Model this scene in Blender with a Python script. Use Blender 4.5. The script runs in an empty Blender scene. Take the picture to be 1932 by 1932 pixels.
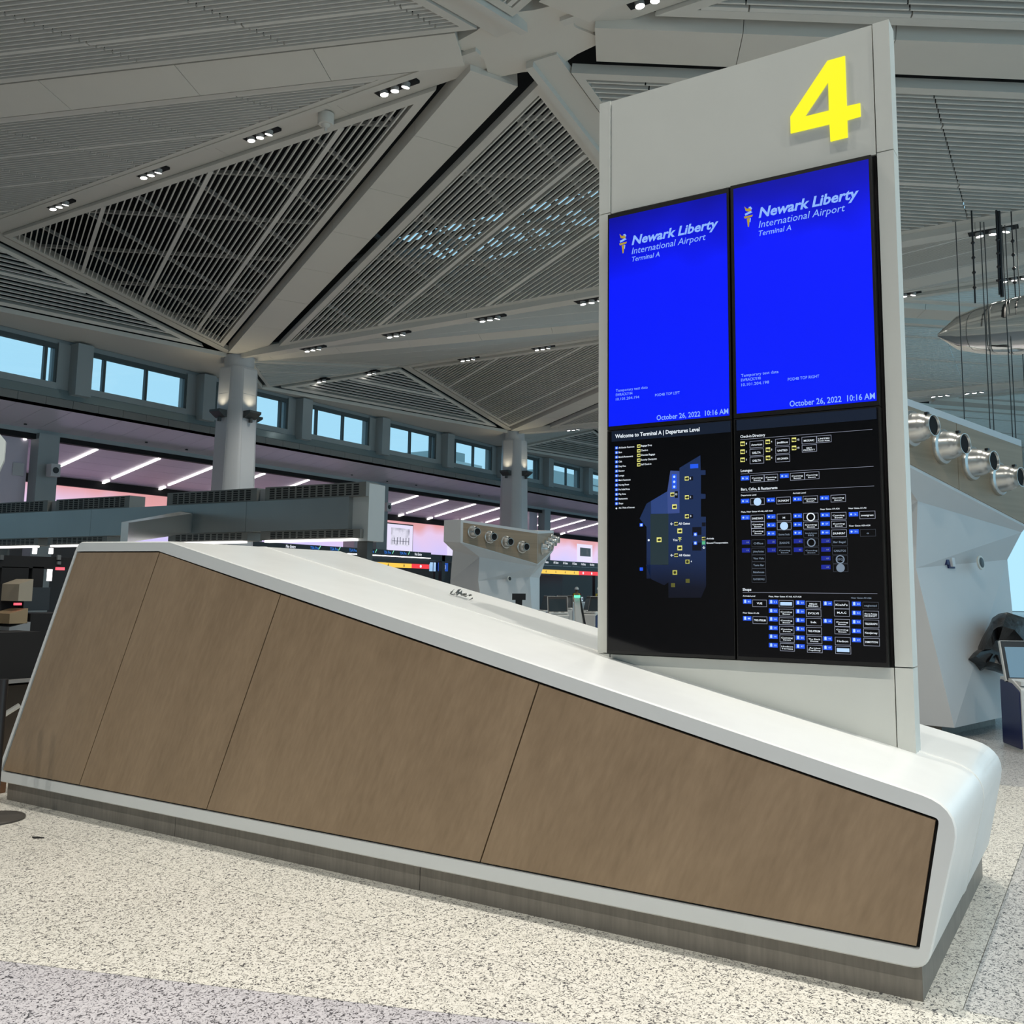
import bpy, bmesh, math, random
from mathutils import Vector as V, Matrix, geometry
random.seed(4)
SC = bpy.context.scene
COL = SC.collection

# ------------------------------------------------------------------ camera
FPX, PCX, PCY, EYE = 1757.4, 1038.62, 897.57, 1.6
yw, pt, rl = math.radians(31.113158), math.radians(7.057314), math.radians(0.563358)
f0 = V((math.cos(yw), math.sin(yw), 0)); r0 = V((math.sin(yw), -math.cos(yw), 0)); z0 = V((0, 0, 1))
FW = f0*math.cos(pt)+z0*math.sin(pt); u0 = z0*math.cos(pt)-f0*math.sin(pt)
RT = r0*math.cos(rl)+u0*math.sin(rl); UP = u0*math.cos(rl)-r0*math.sin(rl)
CP = V((0, 0, EYE))
cd = bpy.data.cameras.new('camera'); cam = bpy.data.objects.new('camera', cd); COL.objects.link(cam)
cam.matrix_world = Matrix(((RT.x, UP.x, -FW.x, 0), (RT.y, UP.y, -FW.y, 0), (RT.z, UP.z, -FW.z, EYE), (0, 0, 0, 1)))
cd.sensor_width = 36; cd.lens = FPX/1932*36
cd.shift_x = (966-PCX)/1932; cd.shift_y = (PCY-966)/1932
cd.clip_start = 0.05; cd.clip_end = 500
SC.camera = cam

# ------------------------------------------------------------------ sky and exposure
w = bpy.data.worlds.new('sky'); SC.world = w; w.use_nodes = True
bg = w.node_tree.nodes['Background']; bg.inputs[0].default_value = (0.46, 0.80, 1.0, 1); bg.inputs[1].default_value = 1.05
SC.view_settings.view_transform = 'Standard'; SC.view_settings.look = 'None'
SC.view_settings.exposure = 0.0; SC.view_settings.gamma = 1.0; SC.view_settings.use_curve_mapping = False

# ------------------------------------------------------------------ lamps (recessed spots in the ceiling tracks, plus an added row behind the camera)
def spot(loc, energy, col=(1, .94, .84), size=120, blend=.9, r=.12, aim=None, name='spot_lamp'):
    l = bpy.data.lights.new(name, 'SPOT'); l.energy = energy; l.color = col
    l.spot_size = math.radians(size); l.spot_blend = blend; l.shadow_soft_size = r
    o = bpy.data.objects.new(name, l); o.location = loc; COL.objects.link(o)
    if aim is not None: o.rotation_euler = (V(aim)-V(loc)).to_track_quat('-Z', 'Y').to_euler()
    return o
ZV, ZR = 9.92, 11.6            # valley and ridge heights of the folded ceiling
XV, SP = 22.63, 18.37          # first valley line, bay width
ROW0, NY = 27.0, 8.7           # column row, middle of the bay
LY = [23.35-3.79*i for i in range(9)]
LAMP = 860
for yy in LY:
    if yy < 8 and yy > -8:
        spot((XV-SP, yy, ZV-.06), LAMP*1.5, r=.06)
for yy in LY[4:9]: spot((XV-SP*1.5, yy, ZR-.1), LAMP*2.3)  # unseen row behind the camera, added to brighten the island front
for yy in LY[0:7]: spot((XV-SP/2, yy, ZR-.1), LAMP*1.1)
for yy in LY[0:7:2]: spot((XV, yy, ZV-.1), LAMP*1.1)
for yy in LY[1:7:2]: spot((XV+SP/2, yy, ZR-.1), LAMP*1.4)
for yy in LY[1:7:2]: spot((XV+SP, yy, ZV-.1), LAMP*1.4)

# ------------------------------------------------------------------ pixel -> point on a known plane
def ray(px, py): return RT*((px-PCX)/FPX)-UP*((py-PCY)/FPX)+FW
def onx(px, py, x): d = ray(px, py); return CP+d*(x/d.x)
def ony(px, py, y): d = ray(px, py); return CP+d*(y/d.y)
def onz(px, py, z): d = ray(px, py); return CP+d*((z-EYE)/d.z)
def atd(px, py, D): return CP+ray(px, py)*D

# ------------------------------------------------------------------ mesh helpers
class MB:
    def __init__(s): s.v = []; s.f = []
    def add(s, vs, fs):
        n = len(s.v); s.v += [tuple(p) for p in vs]; s.f += [tuple(i+n for i in q) for q in fs]; return s
    def box(s, a, b):
        x0, y0, z0_ = a; x1, y1, z1 = b
        return s.add([(x0,y0,z0_),(x1,y0,z0_),(x1,y1,z0_),(x0,y1,z0_),(x0,y0,z1),(x1,y0,z1),(x1,y1,z1),(x0,y1,z1)],
                     [(0,3,2,1),(4,5,6,7),(0,1,5,4),(1,2,6,5),(2,3,7,6),(3,0,4,7)])
    def obox(s, c, ax, ay, az, h):
        c = V(c); X = V(ax).normalized()*h[0]; Y = V(ay).normalized()*h[1]; Z = V(az).normalized()*h[2]
        return s.add([c-X-Y-Z, c+X-Y-Z, c+X+Y-Z, c-X+Y-Z, c-X-Y+Z, c+X-Y+Z, c+X+Y+Z, c-X+Y+Z],
                     [(0,3,2,1),(4,5,6,7),(0,1,5,4),(1,2,6,5),(2,3,7,6),(3,0,4,7)])
    def prism(s, poly, d):                      # poly: 3-D loop, extruded by d
        n = len(poly); d = V(d); P = [V(p) for p in poly]
        vs = P+[p+d for p in P]
        fs = [tuple(range(n-1, -1, -1)), tuple(range(n, 2*n))]+[(i, (i+1) % n, n+(i+1) % n, n+i) for i in range(n)]
        return s.add(vs, fs)
    def loft(s, loops, cap=True, closed=True):
        n = len(loops[0]); vs = [p for L in loops for p in L]; fs = []
        for k in range(len(loops)-1):
            for i in range(n if closed else n-1):
                j = (i+1) % n; fs.append((k*n+i, k*n+j, (k+1)*n+j, (k+1)*n+i))
        if cap: fs += [tuple(range(n-1, -1, -1)), tuple(range((len(loops)-1)*n, len(loops)*n))]
        return s.add(vs, fs)
    def lathe(s, prof, o, ax, n=24, cap=True):   # prof: (radius, distance along the axis)
        o = V(o); A = V(ax).normalized(); X = A.orthogonal().normalized(); Y = A.cross(X)
        return s.loft([[o+A*h+(X*math.cos(6.28319*i/n)+Y*math.sin(6.28319*i/n))*r for i in range(n)] for r, h in prof], cap)
    def tube(s, pts, r, n=8):
        pts = [V(p) for p in pts]; loops = []
        for i, p in enumerate(pts):
            t = (pts[min(i+1, len(pts)-1)]-pts[max(i-1, 0)]).normalized(); X = t.orthogonal().normalized(); Y = t.cross(X)
            rr = r[i] if isinstance(r, (list, tuple)) else r
            loops.append([p+(X*math.cos(6.28319*k/n)+Y*math.sin(6.28319*k/n))*rr for k in range(n)])
        return s.loft(loops)
    def build(s, name, m, parent=None, smooth=False, kind=None, label=None, recalc=True):
        me = bpy.data.meshes.new(name); me.from_pydata(s.v, [], s.f); 
        if recalc:
            b = bmesh.new(); b.from_mesh(me); bmesh.ops.recalc_face_normals(b, faces=b.faces); b.to_mesh(me); b.free()
        if smooth:
            me.polygons.foreach_set('use_smooth', [True]*len(me.polygons)); me.set_sharp_from_angle(angle=math.radians(38))
        me.materials.append(m)
        o = bpy.data.objects.new(name, me); COL.objects.link(o)
        if parent: attach(o, parent)
        if kind: o['kind'] = kind
        if label: o['label'] = label
        return o
def box(a, b): return MB().box(a, b)
WM = {}
def wmat(o): return WM.get(o.name, Matrix.Identity(4))
def attach(o, p):
    o.parent = p
    if not p.get('_local'): o.matrix_parent_inverse = wmat(p).inverted()
def empty(name, loc, label=None, cat=None, group=None, kind=None, local=False, rz=0):
    o = bpy.data.objects.new(name, None); COL.objects.link(o); o.location = loc; o.rotation_euler = (0, 0, rz)
    o.empty_display_size = .2
    WM[o.name] = Matrix.Translation(V(loc)) @ Matrix.Rotation(rz, 4, 'Z')
    if local: o['_local'] = 1
    return tag(o, label, cat, group, kind)
def tag(o, label=None, cat=None, group=None, kind=None):
    if label: o['label'] = label
    if cat: o['category'] = cat
    if group: o['group'] = group
    if kind: o['kind'] = kind
    return o
def dup(o, loc=None, rz=None, parent=None, label=None, group=None):
    c = o.copy(); COL.objects.link(c)
    if parent: c.parent = parent
    if loc is not None: c.location = loc
    if rz is not None: c.rotation_euler = (0, 0, rz)
    if label: c['label'] = label
    if group: c['group'] = group
    for ch in list(o.children): dup(ch, parent=c)
    return c
def rounded(poly, rads, n=6):                    # poly of 2-D points, rounded corners
    out = []; N = len(poly)
    for i in range(N):
        p = V(poly[i]); a = (V(poly[i-1])-p); b = (V(poly[(i+1) % N])-p); r = rads[i] if isinstance(rads, (list, tuple)) else rads
        if r <= 0: out.append(p); continue
        an = a.angle(b); d = min(r/math.tan(an/2), a.length*.49, b.length*.49)
        p0 = p+a.normalized()*d; p1 = p+b.normalized()*d
        for k in range(n+1):
            t = k/n; out.append(p0*(1-t)**2+p*2*t*(1-t)+p1*t*t)
    return out
def inset(poly, ds):                             # 2-D convex polygon, per-edge inset (edge i: i -> i+1), CCW
    N = len(poly); L = []
    for i in range(N):
        p = V(poly[i]); q = V(poly[(i+1) % N]); e = (q-p).normalized(); n = V((-e.y, e.x)); L.append((p+n*ds[i], e))
    out = []
    for i in range(N):
        p, e = L[i-1]; q, g = L[i]; den = e.x*g.y-e.y*g.x; t = ((q-p).x*g.y-(q-p).y*g.x)/den; out.append(p+e*t)
    return out

# ------------------------------------------------------------------ materials
def nodes(name):
    m = bpy.data.materials.new(name); m.use_nodes = True; nt = m.node_tree
    return m, nt, nt.nodes, nt.links, nt.nodes['Principled BSDF']
def mat(name, col, rough=.5, metal=0, spec=.5, var=0, vscale=3, bump=0, bscale=60, coat=0):
    m, nt, N, L, b = nodes(name)
    b.inputs['Base Color'].default_value = (*col, 1); b.inputs['Roughness'].default_value = rough
    b.inputs['Metallic'].default_value = metal; b.inputs['Specular IOR Level'].default_value = spec
    b.inputs['Coat Weight'].default_value = coat
    if var or bump: tc = N.new('ShaderNodeTexCoord')
    if var:
        n = N.new('ShaderNodeTexNoise'); n.inputs['Scale'].default_value = vscale; n.inputs['Detail'].default_value = 3
        L.new(tc.outputs['Object'], n.inputs['Vector'])
        mx = N.new('ShaderNodeMix'); mx.data_type = 'RGBA'
        mx.inputs[6].default_value = (*[c*(1-var) for c in col], 1); mx.inputs[7].default_value = (*[min(1, c*(1+var)) for c in col], 1)
        L.new(n.outputs['Fac'], mx.inputs[0]); L.new(mx.outputs[2], b.inputs['Base Color'])
    if bump:
        n = N.new('ShaderNodeTexNoise'); n.inputs['Scale'].default_value = bscale; L.new(tc.outputs['Object'], n.inputs['Vector'])
        bp = N.new('ShaderNodeBump'); bp.inputs['Strength'].default_value = bump; bp.inputs['Distance'].default_value = .01
        L.new(n.outputs['Fac'], bp.inputs['Height']); L.new(bp.outputs[0], b.inputs['Normal'])
    return m
def emis(name, col, s=1.0):
    m, nt, N, L, b = nodes(name); b.inputs['Base Color'].default_value = (0, 0, 0, 1); b.inputs['Roughness'].default_value = .3
    b.inputs['Emission Color'].default_value = (*col, 1); b.inputs['Emission Strength'].default_value = s
    return m
def streaks(name, c1, c2, axis, lean=(0, 0, 0), scale=40, rough=.45, metal=0, stretch=.04, bump=0):
    # fine grain stretched along one axis; lean shears the coordinate
    m, nt, N, L, b = nodes(name)
    tc = N.new('ShaderNodeTexCoord'); dt = N.new('ShaderNodeVectorMath'); dt.operation = 'DOT_PRODUCT'
    dt.inputs[1].default_value = lean if any(lean) else axis
    L.new(tc.outputs['Object'], dt.inputs[0])
    sp = N.new('ShaderNodeSeparateXYZ'); L.new(tc.outputs['Object'], sp.inputs[0])
    cb = N.new('ShaderNodeCombineXYZ'); L.new(dt.outputs['Value'], cb.inputs[0])
    mu = N.new('ShaderNodeMath'); mu.operation = 'MULTIPLY'; mu.inputs[1].default_value = stretch
    L.new(sp.outputs['Z'], mu.inputs[0]); L.new(mu.outputs[0], cb.inputs[1])
    n1 = N.new('ShaderNodeTexNoise'); n1.inputs['Scale'].default_value = scale; n1.inputs['Detail'].default_value = 4; L.new(cb.outputs[0], n1.inputs['Vector'])
    n2 = N.new('ShaderNodeTexNoise'); n2.inputs['Scale'].default_value = scale/9; n2.inputs['Detail'].default_value = 2; L.new(cb.outputs[0], n2.inputs['Vector'])
    ad = N.new('ShaderNodeMath'); ad.operation = 'ADD'; L.new(n1.outputs['Fac'], ad.inputs[0]); L.new(n2.outputs['Fac'], ad.inputs[1])
    mr = N.new('ShaderNodeMapRange'); mr.inputs[1].default_value = .6; mr.inputs[2].default_value = 1.4; L.new(ad.outputs[0], mr.inputs[0])
    mx = N.new('ShaderNodeMix'); mx.data_type = 'RGBA'; mx.inputs[6].default_value = (*c1, 1); mx.inputs[7].default_value = (*c2, 1)
    L.new(mr.outputs[0], mx.inputs[0]); L.new(mx.outputs[2], b.inputs['Base Color'])
    b.inputs['Roughness'].default_value = rough; b.inputs['Metallic'].default_value = metal
    return m
def terrazzo(name, base, chip, base2):
    m, nt, N, L, b = nodes(name)
    tc = N.new('ShaderNodeTexCoord')
    n = N.new('ShaderNodeTexNoise'); n.inputs['Scale'].default_value = 62; n.inputs['Detail'].default_value = 2.5; n.inputs['Distortion'].default_value = 1.6
    L.new(tc.outputs['Object'], n.inputs['Vector'])
    cr = N.new('ShaderNodeValToRGB'); e = cr.color_ramp.elements
    e[0].position = .395; e[0].color = (*chip, 1); e[1].position = .455; e[1].color = (*base, 1)
    k = e.new(.62); k.color = (*base2, 1)
    L.new(n.outputs['Fac'], cr.inputs[0])
    n2 = N.new('ShaderNodeTexNoise'); n2.inputs['Scale'].default_value = .9; L.new(tc.outputs['Object'], n2.inputs['Vector'])
    mr = N.new('ShaderNodeMapRange'); mr.inputs[3].default_value = .9; mr.inputs[4].default_value = 1.08; L.new(n2.outputs['Fac'], mr.inputs[0])
    mx = N.new('ShaderNodeMix'); mx.data_type = 'RGBA'; mx.blend_type = 'MULTIPLY'; mx.inputs[0].default_value = 1
    L.new(cr.outputs[0], mx.inputs[6]); L.new(mr.outputs[0], mx.inputs[7]); L.new(mx.outputs[2], b.inputs['Base Color'])
    b.inputs['Roughness'].default_value = .32; b.inputs['Specular IOR Level'].default_value = .35
    return m
def glass(name, tint, refl=.08):
    m, nt, N, L, b = nodes(name); out = N['Material Output']
    t = N.new('ShaderNodeBsdfTransparent'); t.inputs[0].default_value = (*tint, 1)
    g = N.new('ShaderNodeBsdfGlossy'); g.inputs['Roughness'].default_value = .02
    mx = N.new('ShaderNodeMixShader'); mx.inputs[0].default_value = refl
    L.new(t.outputs[0], mx.inputs[1]); L.new(g.outputs[0], mx.inputs[2]); L.new(mx.outputs[0], out.inputs[0]); return m
def screen_mat(name, cols, scale=.8, s=1.0, axis='Z', z0=0, z1=1):
    # content of a lit screen: a soft picture gradient through the colour list
    m, nt, N, L, b = nodes(name); b.inputs['Base Color'].default_value = (0, 0, 0, 1); b.inputs['Roughness'].default_value = .25
    tc = N.new('ShaderNodeTexCoord'); sp = N.new('ShaderNodeSeparateXYZ'); L.new(tc.outputs['Object'], sp.inputs[0])
    n = N.new('ShaderNodeTexNoise'); n.inputs['Scale'].default_value = scale; n.inputs['Detail'].default_value = 2; L.new(tc.outputs['Object'], n.inputs['Vector'])
    mr = N.new('ShaderNodeMapRange'); mr.inputs[1].default_value = z0; mr.inputs[2].default_value = z1; L.new(sp.outputs[axis], mr.inputs[0])
    ad = N.new('ShaderNodeMath'); ad.operation = 'MULTIPLY_ADD'; ad.inputs[1].default_value = .55; L.new(n.outputs['Fac'], ad.inputs[0]); L.new(mr.outputs[0], ad.inputs[2])
    sb = N.new('ShaderNodeMath'); sb.operation = 'SUBTRACT'; sb.inputs[1].default_value = .275; L.new(ad.outputs[0], sb.inputs[0])
    cr = N.new('ShaderNodeValToRGB'); e = cr.color_ramp.elements
    e[0].position = cols[0][0]; e[0].color = (*cols[0][1], 1); e[1].position = cols[-1][0]; e[1].color = (*cols[-1][1], 1)
    for p, c in cols[1:-1]: k = e.new(p); k.color = (*c, 1)
    L.new(sb.outputs[0], cr.inputs[0]); L.new(cr.outputs[0], b.inputs['Emission Color']); b.inputs['Emission Strength'].default_value = s
    return m
W_SLAT = mat('slat paint', (.66, .645, .60), .55)
W_BEAM = mat('beam paint', (.66, .635, .575), .6, var=.02, vscale=1.5)
W_TRACK = mat('track paint', (.62, .60, .55), .55)
BLACK = mat('black void', (.006, .006, .007), .9)
DARKM = mat('black metal', (.012, .012, .014), .4)
DARKG = mat('dark grey metal', (.05, .055, .055), .5)
FRAME = mat('window frame grey', (.055, .075, .08), .45)
GREYP = mat('grey wall paint', (.30, .34, .35), .5)
LEDGE = mat('glossy sill metal', (.32, .42, .45), .2, metal=.6)
FASC = mat('fascia panel grey', (.20, .195, .185), .5)
SOFF = mat('soffit panel lilac-lit', (.55, .53, .60), .35)  # white-grey panels with the lilac screen light mixed into the colour
COLM = mat('column paint', (.52, .53, .55), .4, var=.03)
SOLID = mat('white solid surface', (.68, .70, .70), .28, var=.05, vscale=6)
FACEW = mat('white frame face', (.60, .63, .64), .35)
PYL = mat('grey white cladding', (.60, .615, .58), .42, var=.03, vscale=4)
WOOD = streaks('oak veneer', (.205, .142, .085), (.300, .215, .135), (0, 1, 0), lean=(0.05, 1, .42), scale=34, rough=.42, stretch=.25)
PWOOD = streaks('oak veneer across', (.24, .175, .11), (.34, .25, .165), (0, 0, 1), lean=(0, .0, 1), scale=22, rough=.5, stretch=.1)
PLINTH = streaks('brushed steel', (.15, .14, .125), (.24, .225, .20), (1, 1, 0), lean=(.7, 1, 0), scale=60, rough=.42, metal=.45, stretch=.1)
STEEL = mat('satin steel', (.62, .63, .62), .28, metal=.85)
STEELB = mat('brushed duct steel', (.34, .35, .345), .38, metal=.75, var=.08, vscale=1.2)
MIRROR = mat('polished mirror steel', (.82, .82, .80), .06, metal=1, bump=.25, bscale=1.6)
GLASS = glass('window glass', (.93, .98, 1.0), .06)
LAMPE = emis('lamp lens', (1, .97, .92), 9)
STRIPE = emis('light strip', (1, .95, .93), 4)
# ================================================================== FLOOR
FL_L = terrazzo('terrazzo cream', (.60, .585, .53), (.085, .085, .09), (.70, .69, .64))
FL_P = terrazzo('terrazzo lilac grey', (.43, .42, .45), (.06, .06, .07), (.53, .52, .55))
FL_G = terrazzo('terrazzo blue-lit grey', (.43, .43, .425), (.07, .075, .08), (.53, .53, .52))  # grey terrazzo, with the bluish light over these panels put into its tone
floor = tag(box((-14, -14, -.3), (110, 60, -.012)).build('floor', mat('floor bed', (.08, .08, .08), .8)), kind='structure')
def slab(poly, m):
    # one terrazzo panel: flat top with short skirts, wound upwards
    ar = sum(poly[i][0]*poly[(i+1) % len(poly)][1]-poly[i][1]*poly[(i+1) % len(poly)][0] for i in range(len(poly)))
    if ar < 0: poly = poly[::-1]
    n = len(poly); b_ = MB(); b_.add([(x, y, 0) for x, y in poly]+[(x, y, -.010) for x, y in poly], [tuple(range(n))]+[(n+i, n+(i+1) % n, (i+1) % n, i) for i in range(n)])
    return b_.build('floor_panel', m, floor, recalc=False)
J = .003
def jl(y): return 3.44+.046*y                                # long joint beside the island
def bl(y): return 3.01+(2.363-y)*.326                        # edge of the lilac band
slab([(bl(9)+J, 9), (3.482, .914), (jl(9)-J, 9)], FL_L)
slab([(-14, 9), (-14, -1.2), (jl(-1.2)-J, -1.2), (3.482-J, .914), (bl(9)-J, 9)], FL_P)
slab([(-14, 60), (-14, 9+J), (jl(9)-J, 9+J), (jl(9)-J, 60)], FL_P)
slab([(jl(-1.2)+J, -1.2), (4.13, -1.2), (4.13, 9), (jl(9)+J, 9)], FL_L)
slab([(4.13+J, .6), (9, .6), (9, 9), (4.13+J, 9)], FL_L)
slab([(4.13+J, -1.2), (9, -1.2), (9, .6-J), (4.13+J, .6-J)], FL_G)
slab([(-14, -14), (12, -14), (12, -1.2-J), (-14, -1.2-J)], FL_G)
for i in range(8):
    x0 = 9+J if i == 0 else 12+(i-1)*13+J; x1 = 12 if i == 0 else 12+i*13
    slab([(x0, -14 if i else -1.2), (x1, -14 if i else -1.2), (x1, 9), (x0, 9)], FL_G)
    slab([(x0, 9+J), (x1, 9+J), (x1, 60), (x0, 60)], FL_G if i % 2 else FL_L)
slab([(jl(9)+J, 9+J), (9, 9+J), (9, 60), (jl(9)+J, 60)], FL_L)

# ================================================================== FOLDED SLAT CEILING
unit = bpy.data.meshes.new('slat')
_u = box((0, -.5, 0), (1, .5, 1)); unit.from_pydata(_u.v, [], _u.f); unit.materials.append(W_SLAT)
unitp = bpy.data.meshes.new('purlin'); unitp.from_pydata(_u.v, [], _u.f); unitp.materials.append(mat('purlin paint', (.36, .36, .34), .6))
SLATS = {'n': 0}
def ceiling_panel(P, ins, sdir, sp=.137, dep=.10, wid=.03, rows=None, mode='single', wide=14, frame_h=.22, purl=True, trim=.17):
    """P: 3 corners; ins: inset of the edges; sdir: slat direction; rows: y pitch at which slats are cut"""
    A = V(P[0]); n = (V(P[1])-A).cross(V(P[2])-A).normalized()
    if n.z < 0: n = -n
    u = V(sdir); u = (u-n*u.dot(n)).normalized(); v = n.cross(u)
    T2 = lambda q: V(((V(q)-A).dot(u), (V(q)-A).dot(v)))
    T3 = lambda q, h=0: A+u*q[0]+v*q[1]+n*h
    poly = [T2(p) for p in P]
    ar = sum(poly[i].x*poly[(i+1) % 3].y-poly[i].y*poly[(i+1) % 3].x for i in range(3))
    if ar < 0: poly = poly[::-1]; ins = [ins[1], ins[0], ins[2]]
    po = inset(poly, ins); pi = inset(po, [trim]*3)
    mb = MB()
    for i in range(3):
        j = (i+1) % 3
        a, b, c, d = po[i], po[j], pi[j], pi[i]
        mb.add([T3(a), T3(b), T3(c), T3(d), T3(a, frame_h), T3(b, frame_h), T3(c, frame_h), T3(d, frame_h)],
               [(0,3,2,1), (4,5,6,7), (0,1,5,4), (2,3,7,6), (1,2,6,5), (3,0,4,7)])
    root = mb.build('ceiling', W_TRACK); root['kind'] = 'structure'
    vs = [p.y for p in pi]; k = 0; big = MB()
    y = min(vs)+sp*.6
    def piece(u0, u1, yv, wd):
        if mode == 'single':
            o = bpy.data.objects.new('slat', unit); COL.objects.link(o); o.parent = root
            p = T3((u0, yv), .005); X = u*(u1-u0); Y = v*wd; Z = n*dep
            o.matrix_basis = Matrix(((X.x, Y.x, Z.x, p.x), (X.y, Y.y, Z.y, p.y), (X.z, Y.z, Z.z, p.z), (0, 0, 0, 1)))
            SLATS['n'] += 1
        else:
            c0 = T3((u0, yv-wd/2), .005); big.add([c0, c0+u*(u1-u0), c0+u*(u1-u0)+v*wd, c0+v*wd]+[q+n*dep for q in (c0, c0+u*(u1-u0), c0+u*(u1-u0)+v*wd, c0+v*wd)],
                 [(0,3,2,1), (4,5,6,7), (0,1,5,4), (1,2,6,5), (2,3,7,6), (3,0,4,7)])
    def span(yv, pol):
        xs = []
        for i in range(3):
            a, b = pol[i], pol[(i+1) % 3]
            if (a.y-yv)*(b.y-yv) < 0: xs.append(a.x+(b.x-a.x)*(yv-a.y)/(b.y-a.y))
        return (min(xs), max(xs)) if len(xs) > 1 else None
    while y < max(vs):
        s = span(y, pi)
        if s and s[1]-s[0] > .15:
            k += 1; wd = .10 if (wide and k % wide == wide//2) else wid
            cuts = [s[0]]
            if rows:
                du = u.y
                if abs(du) > .1:
                    c = []
                    for q in range(-30, 60):
                        uu = ((q*rows)-(A+v*y).y)/du
                        if s[0]+.25 < uu < s[1]-.25: c.append(uu)
                    cuts += sorted(c)
            cuts.append(s[1])
            for a, b in zip(cuts, cuts[1:]): piece(a+(.014 if a != s[0] else 0), b-(.014 if b != s[1] else 0), y, wd)
        y += sp
    if big.v: big.build('slat', W_SLAT, root, kind='stuff', recalc=False)
    if purl:
        # two crossing families of hidden rails that carry the slats
        m = V((u.x, -u.y, 0)); m = (m-n*m.dot(n)).normalized(); x1 = V((1, 0, 0)); x1 = (x1-n*x1.dot(n)).normalized()
        for dd in (m, x1):
            g = n.cross(dd); g2 = V((g.dot(u), g.dot(v))); d2 = V((dd.dot(u), dd.dot(v)))
            ws = [q.dot(g2) for q in pi]; t = min(ws)+.9
            while t < max(ws):
                cr = []
                for i in range(3):
                    a, b = pi[i], pi[(i+1) % 3]; fa, fb = a.dot(g2)-t, b.dot(g2)-t
                    if fa*fb < 0: cr.append(a+(b-a)*(fa/(fa-fb)))
                if len(cr) > 1 and (cr[1]-cr[0]).length > .3:
                    p, q = T3(cr[0], dep+.01), T3(cr[1], dep+.01); X = q-p; Y = g*.07; Z = n*.09
                    o = bpy.data.objects.new('purlin', unitp); COL.objects.link(o); o.parent = root
                    o.matrix_basis = Matrix(((X.x, Y.x, Z.x, p.x), (X.y, Y.y, Z.y, p.y), (X.z, Y.z, Z.z, p.z), (0, 0, 0, 1)))
                t += 2.1
    return root
TR = {'n': 0}
def struct_empty(loc):
    TR['n'] += 1
    return empty('trim_%d' % TR['n'], loc, kind='structure')
def beam(p, q, wid=1.05, h=.35, seg=2.6, start=1.25, end=.5):
    p, q = V(p), V(q); d = (q-p); Ln = d.length; d.normalize(); s = V((0, 0, 1)).cross(d).normalized(); up = d.cross(s)
    root = struct_empty(p+d*start); t = start
    while t < Ln-end-.05:
        e = min(t+seg, Ln-end)
        a, b = p+d*(t+.006), p+d*(e-.006)
        MB().obox((a+b)/2+up*h/2, d, s, up, ((b-a).length/2, wid/2, h/2)).build('beam_panel', W_BEAM, root)
        t = e
def track(p, q, wid=.74, h=.16, step=True, s0=0, s1=0):
    p, q = V(p), V(q); d = (q-p).normalized(); p = p+d*s0; q = q-d*s1; Ln = (q-p).length
    s = V((0, 0, 1)).cross(d).normalized(); up = d.cross(s)
    root = struct_empty(p); t = 0
    while t < Ln-.02:
        e = min(t+3.79, Ln); a, b = p+d*(t+.004), p+d*(e-.004); c = (a+b)/2
        # stepped channel: outer lips low, a flat bed between them
        MB().obox(c+up*(h/2+.03), d, s, up, ((b-a).length/2, wid/2, h/2)).build('track_bed', W_TRACK, root)
        if step:
            MB().obox(c-up*.03+s*(wid/2-.08), d, s, up, ((b-a).length/2, .08, .06)).build('track_lip', W_TRACK, root)
        t = e
def xk(k): return XV+SP*(k-1)               # valley/column line k (k = 0 is the one over the island)
def node(k): return (xk(k)+SP/2, NY, ZR)
def col_(k, r=0): return (xk(k), ROW0 if r == 0 else 2*NY-ROW0, ZV)
def mid(k): return (xk(k), NY+.2, ZV)
def rend(k, r=0): return (xk(k)+SP/2, ROW0 if r == 0 else 2*NY-ROW0, ZR)
BE, RI = .76, .37
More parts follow.
